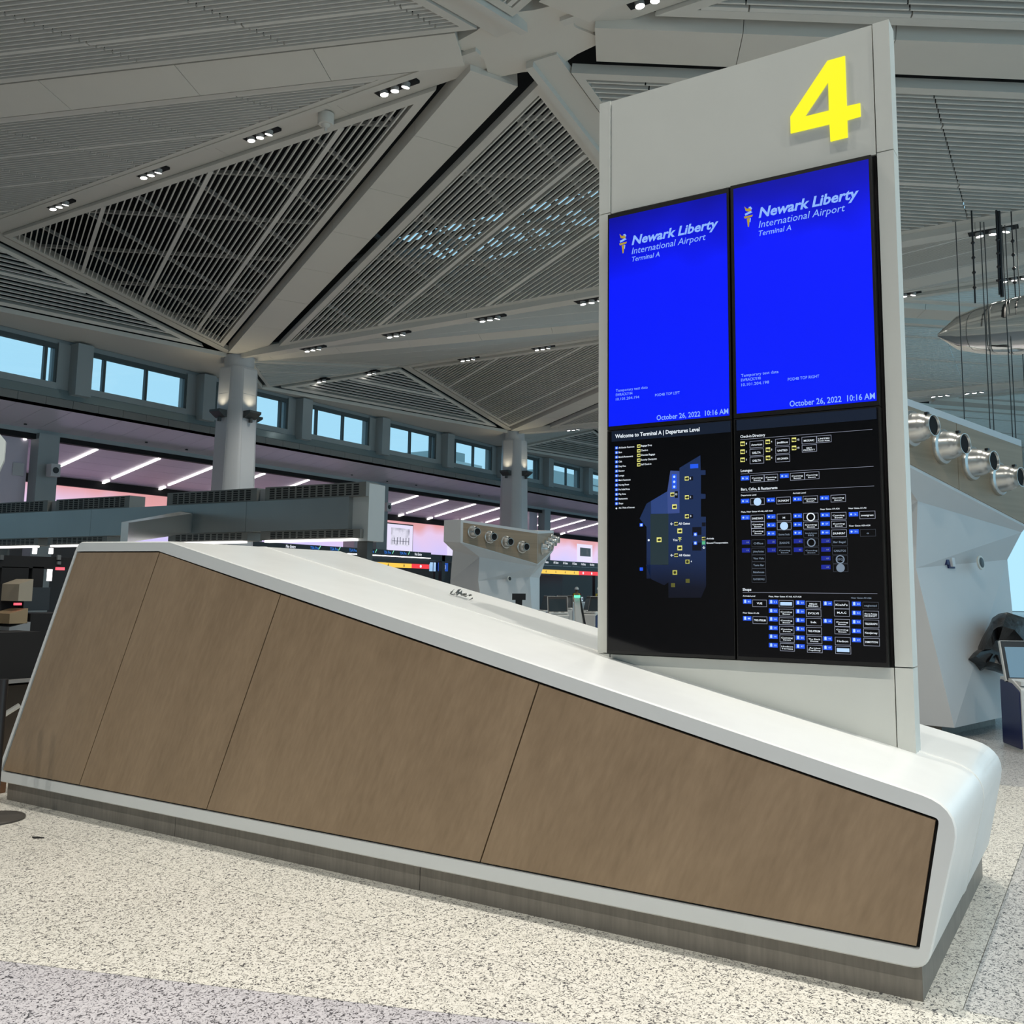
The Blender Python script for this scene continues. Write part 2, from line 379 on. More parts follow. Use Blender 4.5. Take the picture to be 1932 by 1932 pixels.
for k in range(-1, 4):
    N = node(k); c0, c1, M0, M1, R = col_(k), col_(k+1), mid(k), mid(k+1), rend(k)
    b0, b1, Rb = col_(k, 1), col_(k+1, 1), rend(k, 1)
    md = 'single' if k in (0, 1) else 'stuff'
    if k == -1:
        ceiling_panel((N, c1, M1), (BE, RI, RI), V(c1)-V(N), mode='stuff', purl=False)
        ceiling_panel((N, M1, b1), (RI, RI, BE), V(b1)-V(N), mode='stuff', purl=False)
        continue
    near = k == 0
    ceiling_panel((N, R, c0), (RI, .3, BE), V(c0)-V(N), rows=2.4 if near else None, mode=md, purl=near)
    ceiling_panel((N, R, c1), (RI, .3, BE), V(c1)-V(N), mode=md, purl=near)
    ceiling_panel((N, c1, M1), (BE, RI, RI), V(c1)-V(N), mode=md, purl=k < 2)
    ceiling_panel((N, M1, b1), (RI, RI, BE), V(b1)-V(N), rows=2.4 if k < 2 else None, mode=md, purl=False)
    ceiling_panel((N, c0, M0), (BE, RI, RI), V(c0)-V(N), rows=2.4 if near else None, mode=md, purl=False)
    ceiling_panel((N, M0, b0), (RI, RI, BE), V(b0)-V(N), mode=md if k == 1 else 'stuff', purl=False)
    ceiling_panel((N, b1, Rb), (BE, .3, RI), V(b1)-V(N), rows=2.4 if k == 0 else None, mode=md, purl=False)
    if k > 0: ceiling_panel((N, b0, Rb), (BE, .3, RI), V(b0)-V(N), mode='stuff', purl=False)
    else: ceiling_panel((N, b0, Rb), (BE, .3, RI), V(b0)-V(N), mode='stuff', purl=False)
    for c in (c0, c1, b0, b1): beam(N, c)
    track(rend(k, 1), N, s1=.9); track(N, R, s0=.9)
    track(N, M1, s0=.5, step=True, wid=.66); track(N, M0, s0=.5, step=True, wid=.66)
    # node plate where the beams meet
    pl = [V((N[0], N[1], 0))+V((math.cos(a), math.sin(a), 0))*r for a, r in
          [(math.radians(t), r) for t, r in ((0, 1.0), (38, .98), (63.3, 1.45), (88, 1.0), (92, 1.0), (116.7, 1.45), (142, .98), (180, 1.0), (218, .98), (243.3, 1.45), (268, 1.0), (272, 1.0), (296.7, 1.45), (322, .98))]]
    tag(MB().prism([(p.x, p.y, ZR-.012) for p in pl], (0, 0, .3)).build('ceiling', W_BEAM), kind='structure')
for k in range(0, 5):
    track(col_(k, 1), mid(k), s0=.5); track(mid(k), col_(k), s1=.5)
# end fold between the column row and the window wall
for k in range(0, 4):
    R, c0, c1 = rend(k), col_(k), col_(k+1); P = (c0[0]+3.7, 29.9, 9.84)
    near = k < 2
    ceiling_panel((P, R, c0), (.12, .18, .2), V(R)-V(c0), mode='single' if k == 1 else 'stuff', purl=False, trim=.12)
    ceiling_panel((P, R, c1), (.12, .2, .2), V(c1)-V(P), mode='single' if k == 0 else 'stuff', purl=False, trim=.12)
    track(R, c0, wid=.36, step=False, s1=.5); track(R, c1, wid=.36, step=False, s1=.5); track(P, R, wid=.24, h=.1, step=False)
    tag(MB().prism([V(P)+V((0, 0, -.02)), (c1[0], 27, ZV-.02), (c1[0], 30, ZV-.05), (P[0], 30, ZV-.1)], (0, 0, .15)).build('ceiling', W_TRACK), kind='structure')
    tag(MB().prism([(c0[0], 27, ZV-.02), V(P)+V((0, 0, -.02)), (P[0], 30.0, ZV-.1), (c0[0], 30, ZV-.05)], (0, 0, .15)).build('ceiling', W_TRACK), kind='structure')
# roof deck over the slats, with skylight openings
DECK = 13.4
tag(box((-14, 30.3, 10.4), (100, 30.6, 13.8)).build('wall_back', BLACK), kind='structure')
tag(box((-14, -14, -.3), (-13.6, 40, 14)).build('wall_front_added', mat('added wall grey', (.42, .41, .40), .7)), kind='structure')  # added unseen wall, keeps sky reflections and blue fill off the island side
def deck(x0, x1, y0, y1): tag(box((x0, y0, DECK), (x1, y1, DECK+.3)).build('ceiling', BLACK), kind='structure')
deck(-14, 23.2, -14, 30.2)
sky = [(23.2, 27.2, 9.6, 20.6), (29.5, 38.0, -13, 7.0), (47.0, 57.0, -13, 22)]
deck(23.2, 27.2, -14, 9.6); deck(23.2, 27.2, 20.6, 30.2); deck(27.2, 29.5, -14, 30.2)
deck(29.5, 38.0, 7.0, 30.2); deck(29.5, 38.0, -14, -13); deck(38.0, 47.0, -14, 30.2); deck(47, 57, 22, 30.2); deck(57, 90, -14, 30.2); deck(47, 57, -14, -13)
for i, (x0, x1, y0, y1) in enumerate(sky):
    r = struct_empty((x0, y0, DECK))
    for t in range(int((y1-y0)/1.8)+1):
        yy = y0+t*1.8; box((x0, yy-.06, DECK-.3), (x1, yy+.06, DECK)).build('skylight_rafter', DARKG, r)
    for xx in [x0+(x1-x0)*q for q in (.33, .66)]: box((xx-.05, y0, DECK-.12), (xx+.05, y1, DECK-.02)).build('skylight_rail', DARKG, r)
    tag(box((x0, y0, DECK+.1), (x1, y1, DECK+.12)).build('skylight_glass', GLASS, r))
# roof truss seen dark through the slats
tr = struct_empty((24, 15, 12.6))
for i in range(9):
    yy = 8.5+i*1.6
    MB().tube([(21.5, yy, 12.9), (26, yy+.8, 12.6), (29, yy, 13.1)], .09, 6).build('truss_rod', DARKG, tr)
for xx in (22.6, 24.4, 26.6): MB().tube([(xx, 7, 12.75), (xx, 23, 12.75)], .11, 6).build('truss_chord', DARKG, tr)

# ================================================================== DOWNLIGHT CLUSTERS
LENS = LAMPE; CAN = mat('lamp can grey', (.35, .35, .34), .4)
_proto = {}
def cluster(x, y, z, axis, label, group):
    if axis not in _proto:
        e = empty('downlight_cluster', (x, y, z), label, 'light', group, local=True)
        box((-.14, -.52, -.028), (.14, .52, .03)).build('recess', BLACK, e)
        for i, t in enumerate((-.3, 0, .3)):
            ang = (.55, .12, -.25)[i]; ax = V((0.08, math.sin(ang)*.5, -1)).normalized()
            c = MB().lathe([(.082, -.05), (.085, .13)], (0, t, .02), ax, 16).build('lamp_can', CAN, e, True)
            MB().lathe([(.078, .131), (.078, .135)], (0, t, .02), ax, 16).build('lens', LENS, c)
        _proto[axis] = e; return e
    return tag(dup(_proto[axis], (x, y, z), label=label), group=group)
ORD = ['first', 'second', 'third', 'fourth', 'fifth', 'sixth', 'seventh', 'eighth']
for i, yy in enumerate([23.24, 19.45, 15.66, 11.79]):
    cluster(xk(0)+SP/2-.08, yy, ZR-.0, 'a', 'three recessed lamps, %s of four on the dark slat track from the window wall' % ORD[i], 'lamps on the track over the dark slats')
cluster(xk(0)+SP/2-.08, 6.1, ZR, 'a', 'three recessed lamps cut by the top edge of the frame above the pylon', 'lamps on the track over the dark slats')
for i, yy in enumerate([23.42, 19.67, 15.95, 12.41]):
    cluster(xk(1)+.12, yy, ZV, 'a', 'three lamps in the low track behind the pylon, %s from the round column' % ORD[i], 'lamps on the low track')
cluster(xk(1)+.12, 1.95, ZV, 'a', 'three bright lamps on the low track above the hanging mirror sculpture', 'lamps on the low track')
for i, yy in enumerate([23.5, 19.7]):
    cluster(xk(1)+SP/2+.1, yy, ZR, 'a', 'three lamps on the far high track, %s from the wedge of grey slats' % ORD[i], 'lamps on the far high track')
cluster(xk(1)+SP/2+.1, 5.5, ZR, 'a', 'single visible lamp of the far high track beside the pylon edge', 'lamps on the far high track')
cluster(xk(1)+SP/2+.1, 2.2, ZR, 'a', 'lamps of the far high track partly behind the sculpture wires', 'lamps on the far high track')
for i, t in enumerate((.38, .74)):
    a, b = V((xk(1)+3.7, 29.9, 9.84)), V(rend(1)); p = a+(b-a)*t
    cluster(p.x, p.y, p.z, 'a', ('dim lamps on the thin rib over the windows, close to the column', 'dim lamps on the thin rib over the windows, farther from the column')[i], 'lamps on the thin rib')
cluster(xk(2), 5.8, ZV, 'a', 'small far lamps just above the sloping top of the white nozzle pod', 'lamps on the farthest low track')
cluster(xk(2), 4.5, ZV, 'a', 'small far lamps above the nozzle pod, second group from the pylon', 'lamps on the farthest low track')
cluster(xk(2), 23.4, ZV, 'a', 'tiny far lamps beside the second column head', 'lamps on the farthest low track')
# projector on the dark track
e = empty('smoke_detector', (13.5, 13.8, 11.55), 'round white detector dome hanging from the track between two lamp groups', 'detector', local=True)
MB().lathe([(.17, .05), (.17, -.16), (.15, -.19)], (0, 0, 0), (0, 0, 1), 24).build('housing', W_TRACK, e, True)
MB().lathe([(.10, -.19), (.07, -.24), (.03, -.26), (.03, -.33), (0.01, -.34)], (0, 0, 0), (0, 0, 1), 16).build('sensor', W_TRACK, e, True)

# ================================================================== WINDOW WALL (y = 30)
YW = 30.0
BAYW = 5.13; X0 = 18.05
PZ0, PZ1, WZ0, WZ1 = 8.36, 9.54, 8.36, 9.70
wall = tag(box((-6, YW+.25, 7.9), (100, YW+.55, 8.34)).build('wall_back', GREYP), kind='structure')
tag(box((-6, YW+.1, 9.70), (100, YW+.6, 10.5)).build('wall_back', GREYP), kind='structure')
k = 0
for i in range(-4, 14):
    px0 = X0+i*BAYW
    # square pilaster between the windows and the wall beside it
    if px0 > -6: tag(box((px0, YW-.42, 8.0), (px0+.56, YW+.5, 9.78)).build('wall_pilaster', GREYP, None), kind='structure').name = 'trim_pilaster'
    wx0, wx1 = px0+.56, px0+BAYW-.42
    if px0 > -6: tag(box((wx1, YW+.02, 8.15), (px0+BAYW, YW+.5, 9.75)).build('wall_back', GREYP), kind='structure')
    k += 1
    r = empty('window_%d' % k, (wx0, YW+.1, WZ0), kind='structure')
    f = MB(); f.box((wx0, YW+.05, WZ1-.16), (wx1, YW+.2, WZ1)); f.box((wx0, YW+.05, WZ0-.02), (wx1, YW+.2, WZ0+.0))
    f.build('window_frame', FRAME, r)
    box((wx0, YW-.05, 8.14), (wx1, YW+.25, WZ0)).build('window_sill', GREYP, r)
    off = (.75, 2.42) if i % 2 == 0 else (.45, 2.1, 3.76)
    cuts = [wx0]+[wx0+q for q in off]+[wx1]
    for q in cuts[1:-1]: box((q-.05, YW+.06, WZ0), (q+.05, YW+.19, WZ1-.16)).build('mullion', FRAME, r)
    for q, s in ((wx0, .0), (wx1-.1, .0)): box((q, YW+.06, WZ0), (q+.1, YW+.19, WZ1-.16)).build('jamb', FRAME, r)
    for a, b in zip(cuts, cuts[1:]): box((a+.04, YW+.11, WZ0), (b-.04, YW+.125, WZ1-.16)).build('pane', GLASS, r)
# canted glossy sill, fascia panels, sloping soffit
led = MB().prism([(-6, YW-.02, 8.16), (-6, YW-.14, 7.83), (-6, YW+.3, 7.83), (-6, YW+.3, 8.16)], (106, 0, 0)).build('trim_ledge', LEDGE); led['kind'] = 'structure'
SL = -.217
fas = empty('trim_fascia', (0, YW, 7.6), kind='structure'); sof = empty('ceiling_soffit', (0, 31, 7.2), kind='structure')
for i in range(-14, 46):
    x0 = 17.27+i*.935
    if x0 > 60: break
    box((x0+.006, YW-.10, 7.455), (x0+.929, YW-.02, 7.825)).build('fascia_panel', FASC, fas)
    MB().prism([(x0+.006, YW-.1, 7.46), (x0+.929, YW-.1, 7.46), (x0+.929, 32.0, 7.02), (x0+.006, 32.0, 7.02)], (0, 0, .1)).build('soffit_panel', SOFF, sof)
tag(box((58, YW-.1, 7.455), (100, YW-.02, 7.825)).build('trim_fascia', FASC), kind='structure')
tag(MB().prism([(60, YW-.1, 7.46), (100, YW-.1, 7.46), (100, 32, 7.02), (60, 32, 7.02)], (0, 0, .1)).build('ceiling_soffit', SOFF), kind='structure')
tag(box((-6, 31.96, 6.88), (100, 32.3, 7.05)).build('trim_beam', GREYP), kind='structure')
tag(box((-6, 32.0, 6.70), (100, 32.28, 6.88)).build('trim_gap', BLACK), kind='structure')
tag(box((-6, 32.3, 7.0), (100, 37, 8.3)).build('wall_bulkhead', BLACK), kind='structure')
for i, (x, y) in enumerate([(17.6, 31.6), (22.2, 31.5), (24.1, 31.6), (33.5, 31.5), (36.2, 31.6), (38.4, 31.5), (44.3, 31.6)]):
    z = 7.46+SL*(y-29.9)
    tag(MB().lathe([(.05, -.03), (.05, .01)], (x, y, z), (0, 0, 1), 10).build('sprinkler_head', DARKM), 'small dark sprinkler dot in the purple soffit', 'sprinkler', 'sprinklers in the purple soffit')
# ---- lobby behind: sloping ceiling of boards, light strips, led wall
LOBC = mat('lobby board lilac-lit', (.62, .55, .64), .45, var=.1, vscale=.8)  # white-grey boards, pinkish light of the screen wall put into the colour
lob = empty('ceiling_lobby', (30, 34, 6.2), kind='structure')
for i in range(5):
    y0, y1 = 32.3+i*.8, 32.3+(i+1)*.8-.02
    MB().prism([(-6, y0, 6.72+SL*(y0-32.3)), (100, y0, 6.72+SL*(y0-32.3)), (100, y1, 6.72+SL*(y1-32.3)), (-6, y1, 6.72+SL*(y1-32.3))], (0, 0, .12)).build('ceiling_board', LOBC, lob)
tag(box((-6, 35.9, 5.62), (100, 36.3, 5.95)).build('trim_bulkhead', BLACK), kind='structure')
for i in range(-2, 17):
    x = 18.03+2.69*i
    e = empty('light_strip', (x, 33.6, 6.4), 'thin glowing light strip set in the sloping purple lobby ceiling', 'light', 'light strips in the lobby ceiling')
    p, q = V((x, 31.75+.55, 6.72-.03)), V((x, 35.3, 6.72+SL*3.0-.03)); d = (q-p).normalized()
    MB().obox((p+q)/2, d, (1, 0, 0), d.cross(V((1, 0, 0))), ((q-p).length/2, .045, .025)).build('tube', STRIPE, e)
    q2 = V((x, 35.75, 6.72+SL*3.45-.05)); MB().obox(q2, d, (1, 0, 0), d.cross(V((1, 0, 0))), (.22, .05, .03)).build('end_lamp', STRIPE, e)
LED = screen_mat('led wall picture', [(0, (.58, .48, .88)), (.35, (.66, .58, .95)), (.58, (.80, .58, .82)), (.72, (.78, .36, .38)), (.85, (.72, .33, .33)), (1, (.62, .5, .8))], scale=.28, s=1.0, z0=2.2, z1=6.6)
led = empty('led_wall', (44, 36.2, 4.6), 'long glowing pink and lilac screen wall behind the security lanes', 'screen')
for i in range(20):
    box((10+i*3.2+.01, 36.15, 3.45), (10+(i+1)*3.2-.01, 36.3, 5.66)).build('screen_tile', LED, led)
PICW = emis('picture mount', (.80, .74, .95), 1.0)
PIC = screen_mat('photo on screen', [(0.2, (.75, .72, .85)), (.42, (.25, .24, .3)), (.5, (.55, .53, .62)), (.62, (.12, .12, .15)), (.8, (.6, .6, .7))], scale=2.2, s=1.0, z0=0, z1=20)
def picture(x0, x1, z0, z1, label, m=PIC, fr=DARKM):
    e = empty('picture', ((x0+x1)/2, 36.1, z0), label, 'picture', 'pictures shown on the screen wall')
    box((x0, 36.1, z0), (x1, 36.14, z1)).build('frame', fr, e)
    box((x0+.07, 36.07, z0+.07), (x1-.07, 36.11, z1-.07)).build('mount', PICW, e)
    box((x0+.4, 36.04, z0+.42), (x1-.4, 36.08, z1-.28)).build('image', m, e)
    return e
e = picture(41.4, 43.85, 3.75, 5.48, 'grey seaside picture with wooden posts in a thin dark frame on the screen wall')
pier = MB()
for i in range(6): pier.box((42.05+i*.26, 36.02, 4.25), (42.09+i*.26, 36.035, 4.62+.03*(i % 3)))
pier.box((41.9, 36.02, 4.42), (43.4, 36.035, 4.45)); pier.build('pier_posts', emis('picture dark', (.06, .06, .09), 1), e)
DP = screen_mat('dark photo', [(0.25, (.02, .02, .02)), (.45, (.06, .05, .05)), (.6, (.5, .4, .35)), (.8, (.02, .02, .02))], scale=2.6, s=1, z0=0, z1=20)
picture(47.3, 49.6, 3.72, 4.75, 'dark picture half hidden by the distant nozzle pod', DP, PICW)
picture(64.0, 66.5, 3.95, 5.32, 'black and white street picture in a white mount near the pylon edge', DP, PICW)
tag(box((27.5, 36.08, 4.75), (31.0, 36.13, 5.1)).build('screen_caption', PICW), 'white caption strip on the screen wall above the steel gantry', 'screen')
# lower wall of the security hall
tag(box((-6, 36.2, 0), (100, 36.4, 3.45)).build('wall_back', mat('hall wall dark', (.075, .078, .075), .6)), kind='structure')
for i, (x0, x1, c) in enumerate([(18.23, 18.97, GREYP), (35.75, 36.55, GREYP), (52.0, 52.75, GREYP)]):
    r = struct_empty((x0, 32, 3)); box((x0, 31.8, 0), (x1, 32.3, 6.9)).build('pier_cladding', GREYP, r)
    box((x0-.05, 31.77, 3.3), (x1+.05, 32.33, 3.62)).build('pier_collar', GREYP, r)
    box((x0-1.0, 32.35, 3.4), (x0-.05, 33.1, 6.75)).build('pier_return', LOBC, r)  # pinkish colour stands for the lobby light on this face
# ---- columns
def column(x, label):
    e = empty('column', (x, ROW0, 0), label, 'column', 'tapered columns', local=True)
    def ring(s, z, sx=1):
        h = .30; L = []
        for q in range(4):
            a = q*math.pi/2
            for (u_, v_) in [(s, -h), (s, h)]: L.append((u_*math.cos(a)-v_*math.sin(a), u_*math.sin(a)+v_*math.cos(a), z))
            for t in range(1, 5):
                th = a+math.radians(18*t); rr = s*1.0
                cx = (s-.3)*0; r_ = math.hypot(s, h)*(1-.02*math.sin(math.radians(36*t)))
                th = a+math.atan2(h, s)+(math.pi/2-2*math.atan2(h, s))*t/5
                L.append((r_*math.cos(th), r_*math.sin(th), z))
        return L
    MB().loft([ring(.80, 0), ring(.60, 9.46), ring(.58, 9.52)]).build('shaft', COLM, e, True)
    MB().lathe([(.53, 9.5), (.53, 9.98)], (0, 0, 0), (0, 0, 1), 32).build('cap', COLM, e, True)
    for q in range(4):
        a = q*math.pi/2; R_ = lambda x_, y_, z_: (x_*math.cos(a)-y_*math.sin(a), x_*math.sin(a)+y_*math.cos(a), z_)
        for z0, z1 in ((.0, 4.2), (4.22, 8.52), (8.54, 9.45)):
            s0, s1 = .80-.0211*z0+.006, .80-.0211*z1+.006
            MB().add([R_(s0, -.29, z0), R_(s0, .29, z0), R_(s1, .29, z1), R_(s1, -.29, z1), R_(s0-.02, -.29, z0), R_(s0-.02, .29, z0), R_(s1-.02, .29, z1), R_(s1-.02, -.29, z1)],
                     [(0,1,2,3), (4,7,6,5), (0,4,5,1), (1,5,6,2), (2,6,7,3), (3,7,4,0)]).build('face_panel', COLM, e)
    return e
colA = column(XV, 'thick tapered grey column with a lit cap by the clerestory windows')
colB = dup(colA, (41.0, ROW0, 0), label='farther tapered grey column rising behind the distant nozzle pod')
colC = dup(colA, (59.37, ROW0, 0), label='third column of the row, hidden behind the sign pylon')
def sconce(x, y, z, ax, label, up=True):
    e = empty('wall_sconce', (x, y, z), label, 'light', 'uplight sconces on the columns', local=True)
    ax = V(ax)
    sd = V((0, 0, 1)).cross(ax)
    MB().prism([ax*0+sd*-.26+V((0,0,.14)), ax*.34+sd*-.26+V((0,0,.14)), ax*.34+sd*-.26+V((0,0,.06)), ax*.06+sd*-.26+V((0,0,-.12)), ax*0+sd*-.26+V((0,0,-.12))], sd*.52).build('housing', DARKG, e)
    MB().lathe([(.07, -.26), (.07, -.12)], ax*.1, (0, 0, 1), 10).build('bracket', DARKG, e)
    if up:
        p = V((x, y, z))+ax*.2+V((0, 0, .2)); spot(p, 22, (1, .86, .6), 120, .9, .05, p+V((0, 0, 1))+ax*.02, 'sconce_lamp')
    return e
sconce(XV, ROW0-.655, 7.75, (0, -1, 0), 'angular uplight sconce on the face of the thick column')
sconce(XV+.655, ROW0, 7.75, (1, 0, 0), 'flat sconce jutting from the side of the thick column before a window')
sconce(XV-.655, ROW0, 7.75, (-1, 0, 0), 'dark sconce on the window side of the thick column')
sconce(41.0, ROW0-.655, 7.7, (0, -1, 0), 'small dark sconce on the front of the farther column')
sconce(41.0-.655, ROW0, 7.7, (-1, 0, 0), 'sconce lighting the edge of the farther column')
# speakers on the piers
def speaker(p, ax, label):
    e = empty('speaker', p, label, 'speaker', 'wall speakers', local=True); ax = V(ax)
    sd = V((0, 0, 1)).cross(ax)
    MB().obox(ax*.3, ax, sd, (0, 0, 1), (.15, .17, .22)).build('cabinet', mat('speaker grey', (.5, .5, .52), .5), e)
    MB().lathe([(.11, .45), (.11, .46)], (0, 0, 0), ax, 16).build('cone', DARKM, e)
    MB().tube([(0, 0, 0), ax*.2], .03, 6).build('bracket', DARKG, e)
speaker((18.62, 31.77, 5.6), (0, -1, 0), 'white box speaker on the front of the grey pier')
speaker((18.0, 32.7, 5.6), (-.35, -1, 0), 'white box speaker on the pinkish return beside the grey pier')
speaker((36.1, 31.77, 5.75), (0, -1, 0), 'small speaker on the pier beside the picture')
# ================================================================== ISLAND
isl = empty('information_island', (4.9, 4, 0), 'long wedge-shaped white island with oak panels carrying the pylon', 'counter')
outer = rounded([(7.345, .137), (6.50, 1.925), (5.458, 1.908), (.552, .775), (.712, .137)][::-1], [.09, .16, 0, .11, .06][::1], 7)
# order: bottom-right, top-right, kink, top-left, bottom-left
inner = rounded([(.739, .212), (.646, .721), (5.567, 1.844), (6.504, 1.855), (7.268, .212)], [.012, .02, 0, .012, .012], 3)
XF, XS, XB = 4.07, 4.91, 5.75
def loop_in(L, d):
    n = len(L); out = []
    for i in range(n):
        a, b, c = L[i-1], L[i], L[(i+1) % n]
        t = (c-a).normalized(); nn = V((-t.y, t.x)); out.append(b+nn*d)
    return out
ctr = V((3.6, .9))
sgn = 1 if (loop_in(outer, .01)[3]-ctr).length < (outer[3]-ctr).length else -1
def xsh(z, x):                                 # the rear half leans out towards the floor
    t = max(0, min(1, (z-.14)/.62)); k = (x-XF)/(XB-XF); return x+.36*(1-t)*k
def L3(L, x, lean=True): return [V((xsh(p.y, x) if lean else x, p.x, p.y)) for p in L]
c1_ = loop_in(outer, .007*sgn)
h1 = MB(); h1.loft([L3(c1_, XF), L3(outer, XF+.007), L3(outer, XS-.012), L3(loop_in(outer, .008*sgn), XS-.003), L3(loop_in(outer, .03*sgn), XS-.002)], cap=False)
h1.build('shell_half', SOLID, isl, True)
h2 = MB(); h2.loft([L3(loop_in(outer, .03*sgn), XS+.002), L3(loop_in(outer, .008*sgn), XS+.003), L3(outer, XS+.012), L3(outer, XB-.05), L3(loop_in(outer, .05*sgn), XB)], cap=False)
h2.add(L3(loop_in(outer, .05*sgn), XB), [tuple(range(len(outer)))]); h2.build('shell_half', SOLID, isl, True)
sb = MB(); sb.loft([L3(loop_in(outer, .004*sgn), XS-.006), L3(loop_in(outer, -.0035*sgn), XS-.003), L3(loop_in(outer, -.0035*sgn), XS+.003), L3(loop_in(outer, .004*sgn), XS+.006)], cap=False)
sb.build('seam_bead', mat('white bead', (.80, .81, .80), .35), isl, True, label='bright raised seam line along the middle of the top')
fr = MB(); tri = geometry.tessellate_polygon([[V((p.x, p.y, 0)) for p in c1_], [V((p.x, p.y, 0)) for p in inner]])
allp = c1_+inner; fr.add([V((XF, p.x, p.y)) for p in allp], tri)
n0 = len(inner); fr.loft([[V((XF, p.x, p.y)) for p in inner], [V((XF+.03, p.x, p.y)) for p in inner]], cap=False)
fr.build('front_frame', FACEW, isl)
MB().add([V((XF+.03, p.x, p.y)) for p in inner], [tuple(range(n0))]).build('panel_backing', BLACK, isl)
s1t, s1b, s2t, s2b, s3t, s3b = (5.567, 1.838), (6.29, .22), (4.385, 1.568), (4.955, .22), (2.518, 1.142), (2.859, .22)
g = .004
for poly in ([(7.25, .222), (6.29+g, .222), (5.567+g, 1.836), (6.512, 1.847)], [(6.29-g, .222), (4.955+g, .222), (4.385+g, 1.562), (5.567-g, 1.834)],
             [(4.955-g, .222), (2.859+g, .222), (2.518+g, 1.135), (4.385-g, 1.560)], [(2.859-g, .222), (.752, .222), (.662, .712), (2.518-g, 1.133)]):
    MB().prism([(XF+.008, y, z) for y, z in poly], (.02, 0, 0)).build('wood_panel', WOOD, isl)
for y0, y1 in ((.741, 3.28), (3.284, 5.3), (5.304, 7.249)):
    box((4.123, y0, 0), (4.16, y1, .16)).build('plinth_panel', PLINTH, isl)
box((4.16, .741, 0), (6.06, .78, .16)).build('plinth_panel', PLINTH, isl)
box((4.16, 7.21, 0), (6.06, 7.249, .16)).build('plinth_panel', PLINTH, isl)
box((6.02, .78, 0), (6.06, 7.21, .16)).build('plinth_panel', PLINTH, isl)
MB().loft([[(4.13, .75, .15), (6.05, .75, .15), (6.05, 7.2, .15), (4.13, 7.2, .15)], [(4.13, .75, .14), (6.05, .75, .14), (6.05, 7.2, .14), (4.13, 7.2, .14)]]).build('underside', DARKG, isl)
ZT = lambda y: .7815+.2309*(y-.578)
# crumpled scrap lying on the island
e = MB(); rr = random.Random(3)
for i in range(26):
    a, b = rr.uniform(0, 6.28), rr.uniform(.01, .065); c = V((5.28+math.cos(a)*b*.8, 3.9+math.sin(a)*b*1.5, ZT(3.9+math.sin(a)*b*1.5)+.006+rr.uniform(0, .03)*(1-b/.07)))
    t = [V((rr.uniform(-1, 1), rr.uniform(-1, 1), rr.uniform(-.4, 1)))*.03 for _ in range(3)]
    e.add([c+t[0], c+t[1], c+t[2], c+(t[0]+t[1])*.5+V((0, 0, .006))], [(0, 1, 2), (0, 3, 1), (1, 3, 2), (2, 3, 0)])
tag(e.build('crumpled_wrapper', mat('grey scrap', (.10, .105, .10), .6)), 'small crumpled dark grey scrap lying on the white island top', 'scrap')

# ================================================================== SIGN PYLON
pyl = empty('sign_pylon', (4.88, 1.72, 1.0), 'tall grey-white sign pylon with a yellow 4 and four screens', 'sign')
PX0, PX1 = 4.83, 4.955
def pbox(y0, y1, z0, z1, name='cladding_panel', x0=PX0, x1=PX1, m=PYL): return box((x0, y0, z0), (x1, y1, z1)).build(name, m, pyl)
def ppoly(y0, y1, z1, x0=PX0, x1=PX1):         # foot pieces follow the sloping top
    return MB().prism([(x0, y0, ZT(y0)-.01), (x0, y1, ZT(y1)-.01), (x0, y1, z1), (x0, y0, z1)], (x1-x0, 0, 0)).build('cladding_panel', PYL, pyl)
G = .003
for (y0, y1) in ((.859, .945-G), (2.507+G, 2.585)):
    pbox(y0, y1, 3.89+G, 4.612); pbox(y0, y1, 1.248+G, 3.89-G); ppoly(y0, y1, 1.248-G)
pbox(.945+G, 2.507-G, 3.885, 4.609, x0=PX0+.004)
ppoly(.945+G, 2.507-G, 1.243, x0=PX0+.006)
pbox(.95, 2.50, 1.0, 4.55, 'core', PX0+.02, PX1-.01, BLACK)
# the yellow 4: flat backlit numeral
def four(pts): 
    out = []
    for x, y in pts: p = onx(1480+x/5.75, 90+y/5.75, PX0); out.append(V((0, p.y, p.z)))
    return out
fo = four([(468,143),(657,90),(677,635),(822,603),(827,745),(682,787),(687,972),(500,1018),(490,830),(68,930),(65,750)]); fi = four([(475,372),(483,683),(222,748)])
tri = geometry.tessellate_polygon([[V((p.y, p.z, 0)) for p in fo], [V((p.y, p.z, 0)) for p in fi]])
nb = MB(); nb.add([V((PX0-.003, p.y, p.z)) for p in fo+fi], tri)
nb.loft([[V((PX0-.003, p.y, p.z)) for p in fo], [V((PX0+.003, p.y, p.z)) for p in fo]], cap=False); nb.loft([[V((PX0-.003, p.y, p.z)) for p in fi], [V((PX0+.003, p.y, p.z)) for p in fi]], cap=False)
nb.build('numeral', emis('yellow numeral glow', (1.0, .95, .012), 1.0), pyl, label='glowing yellow number 4')

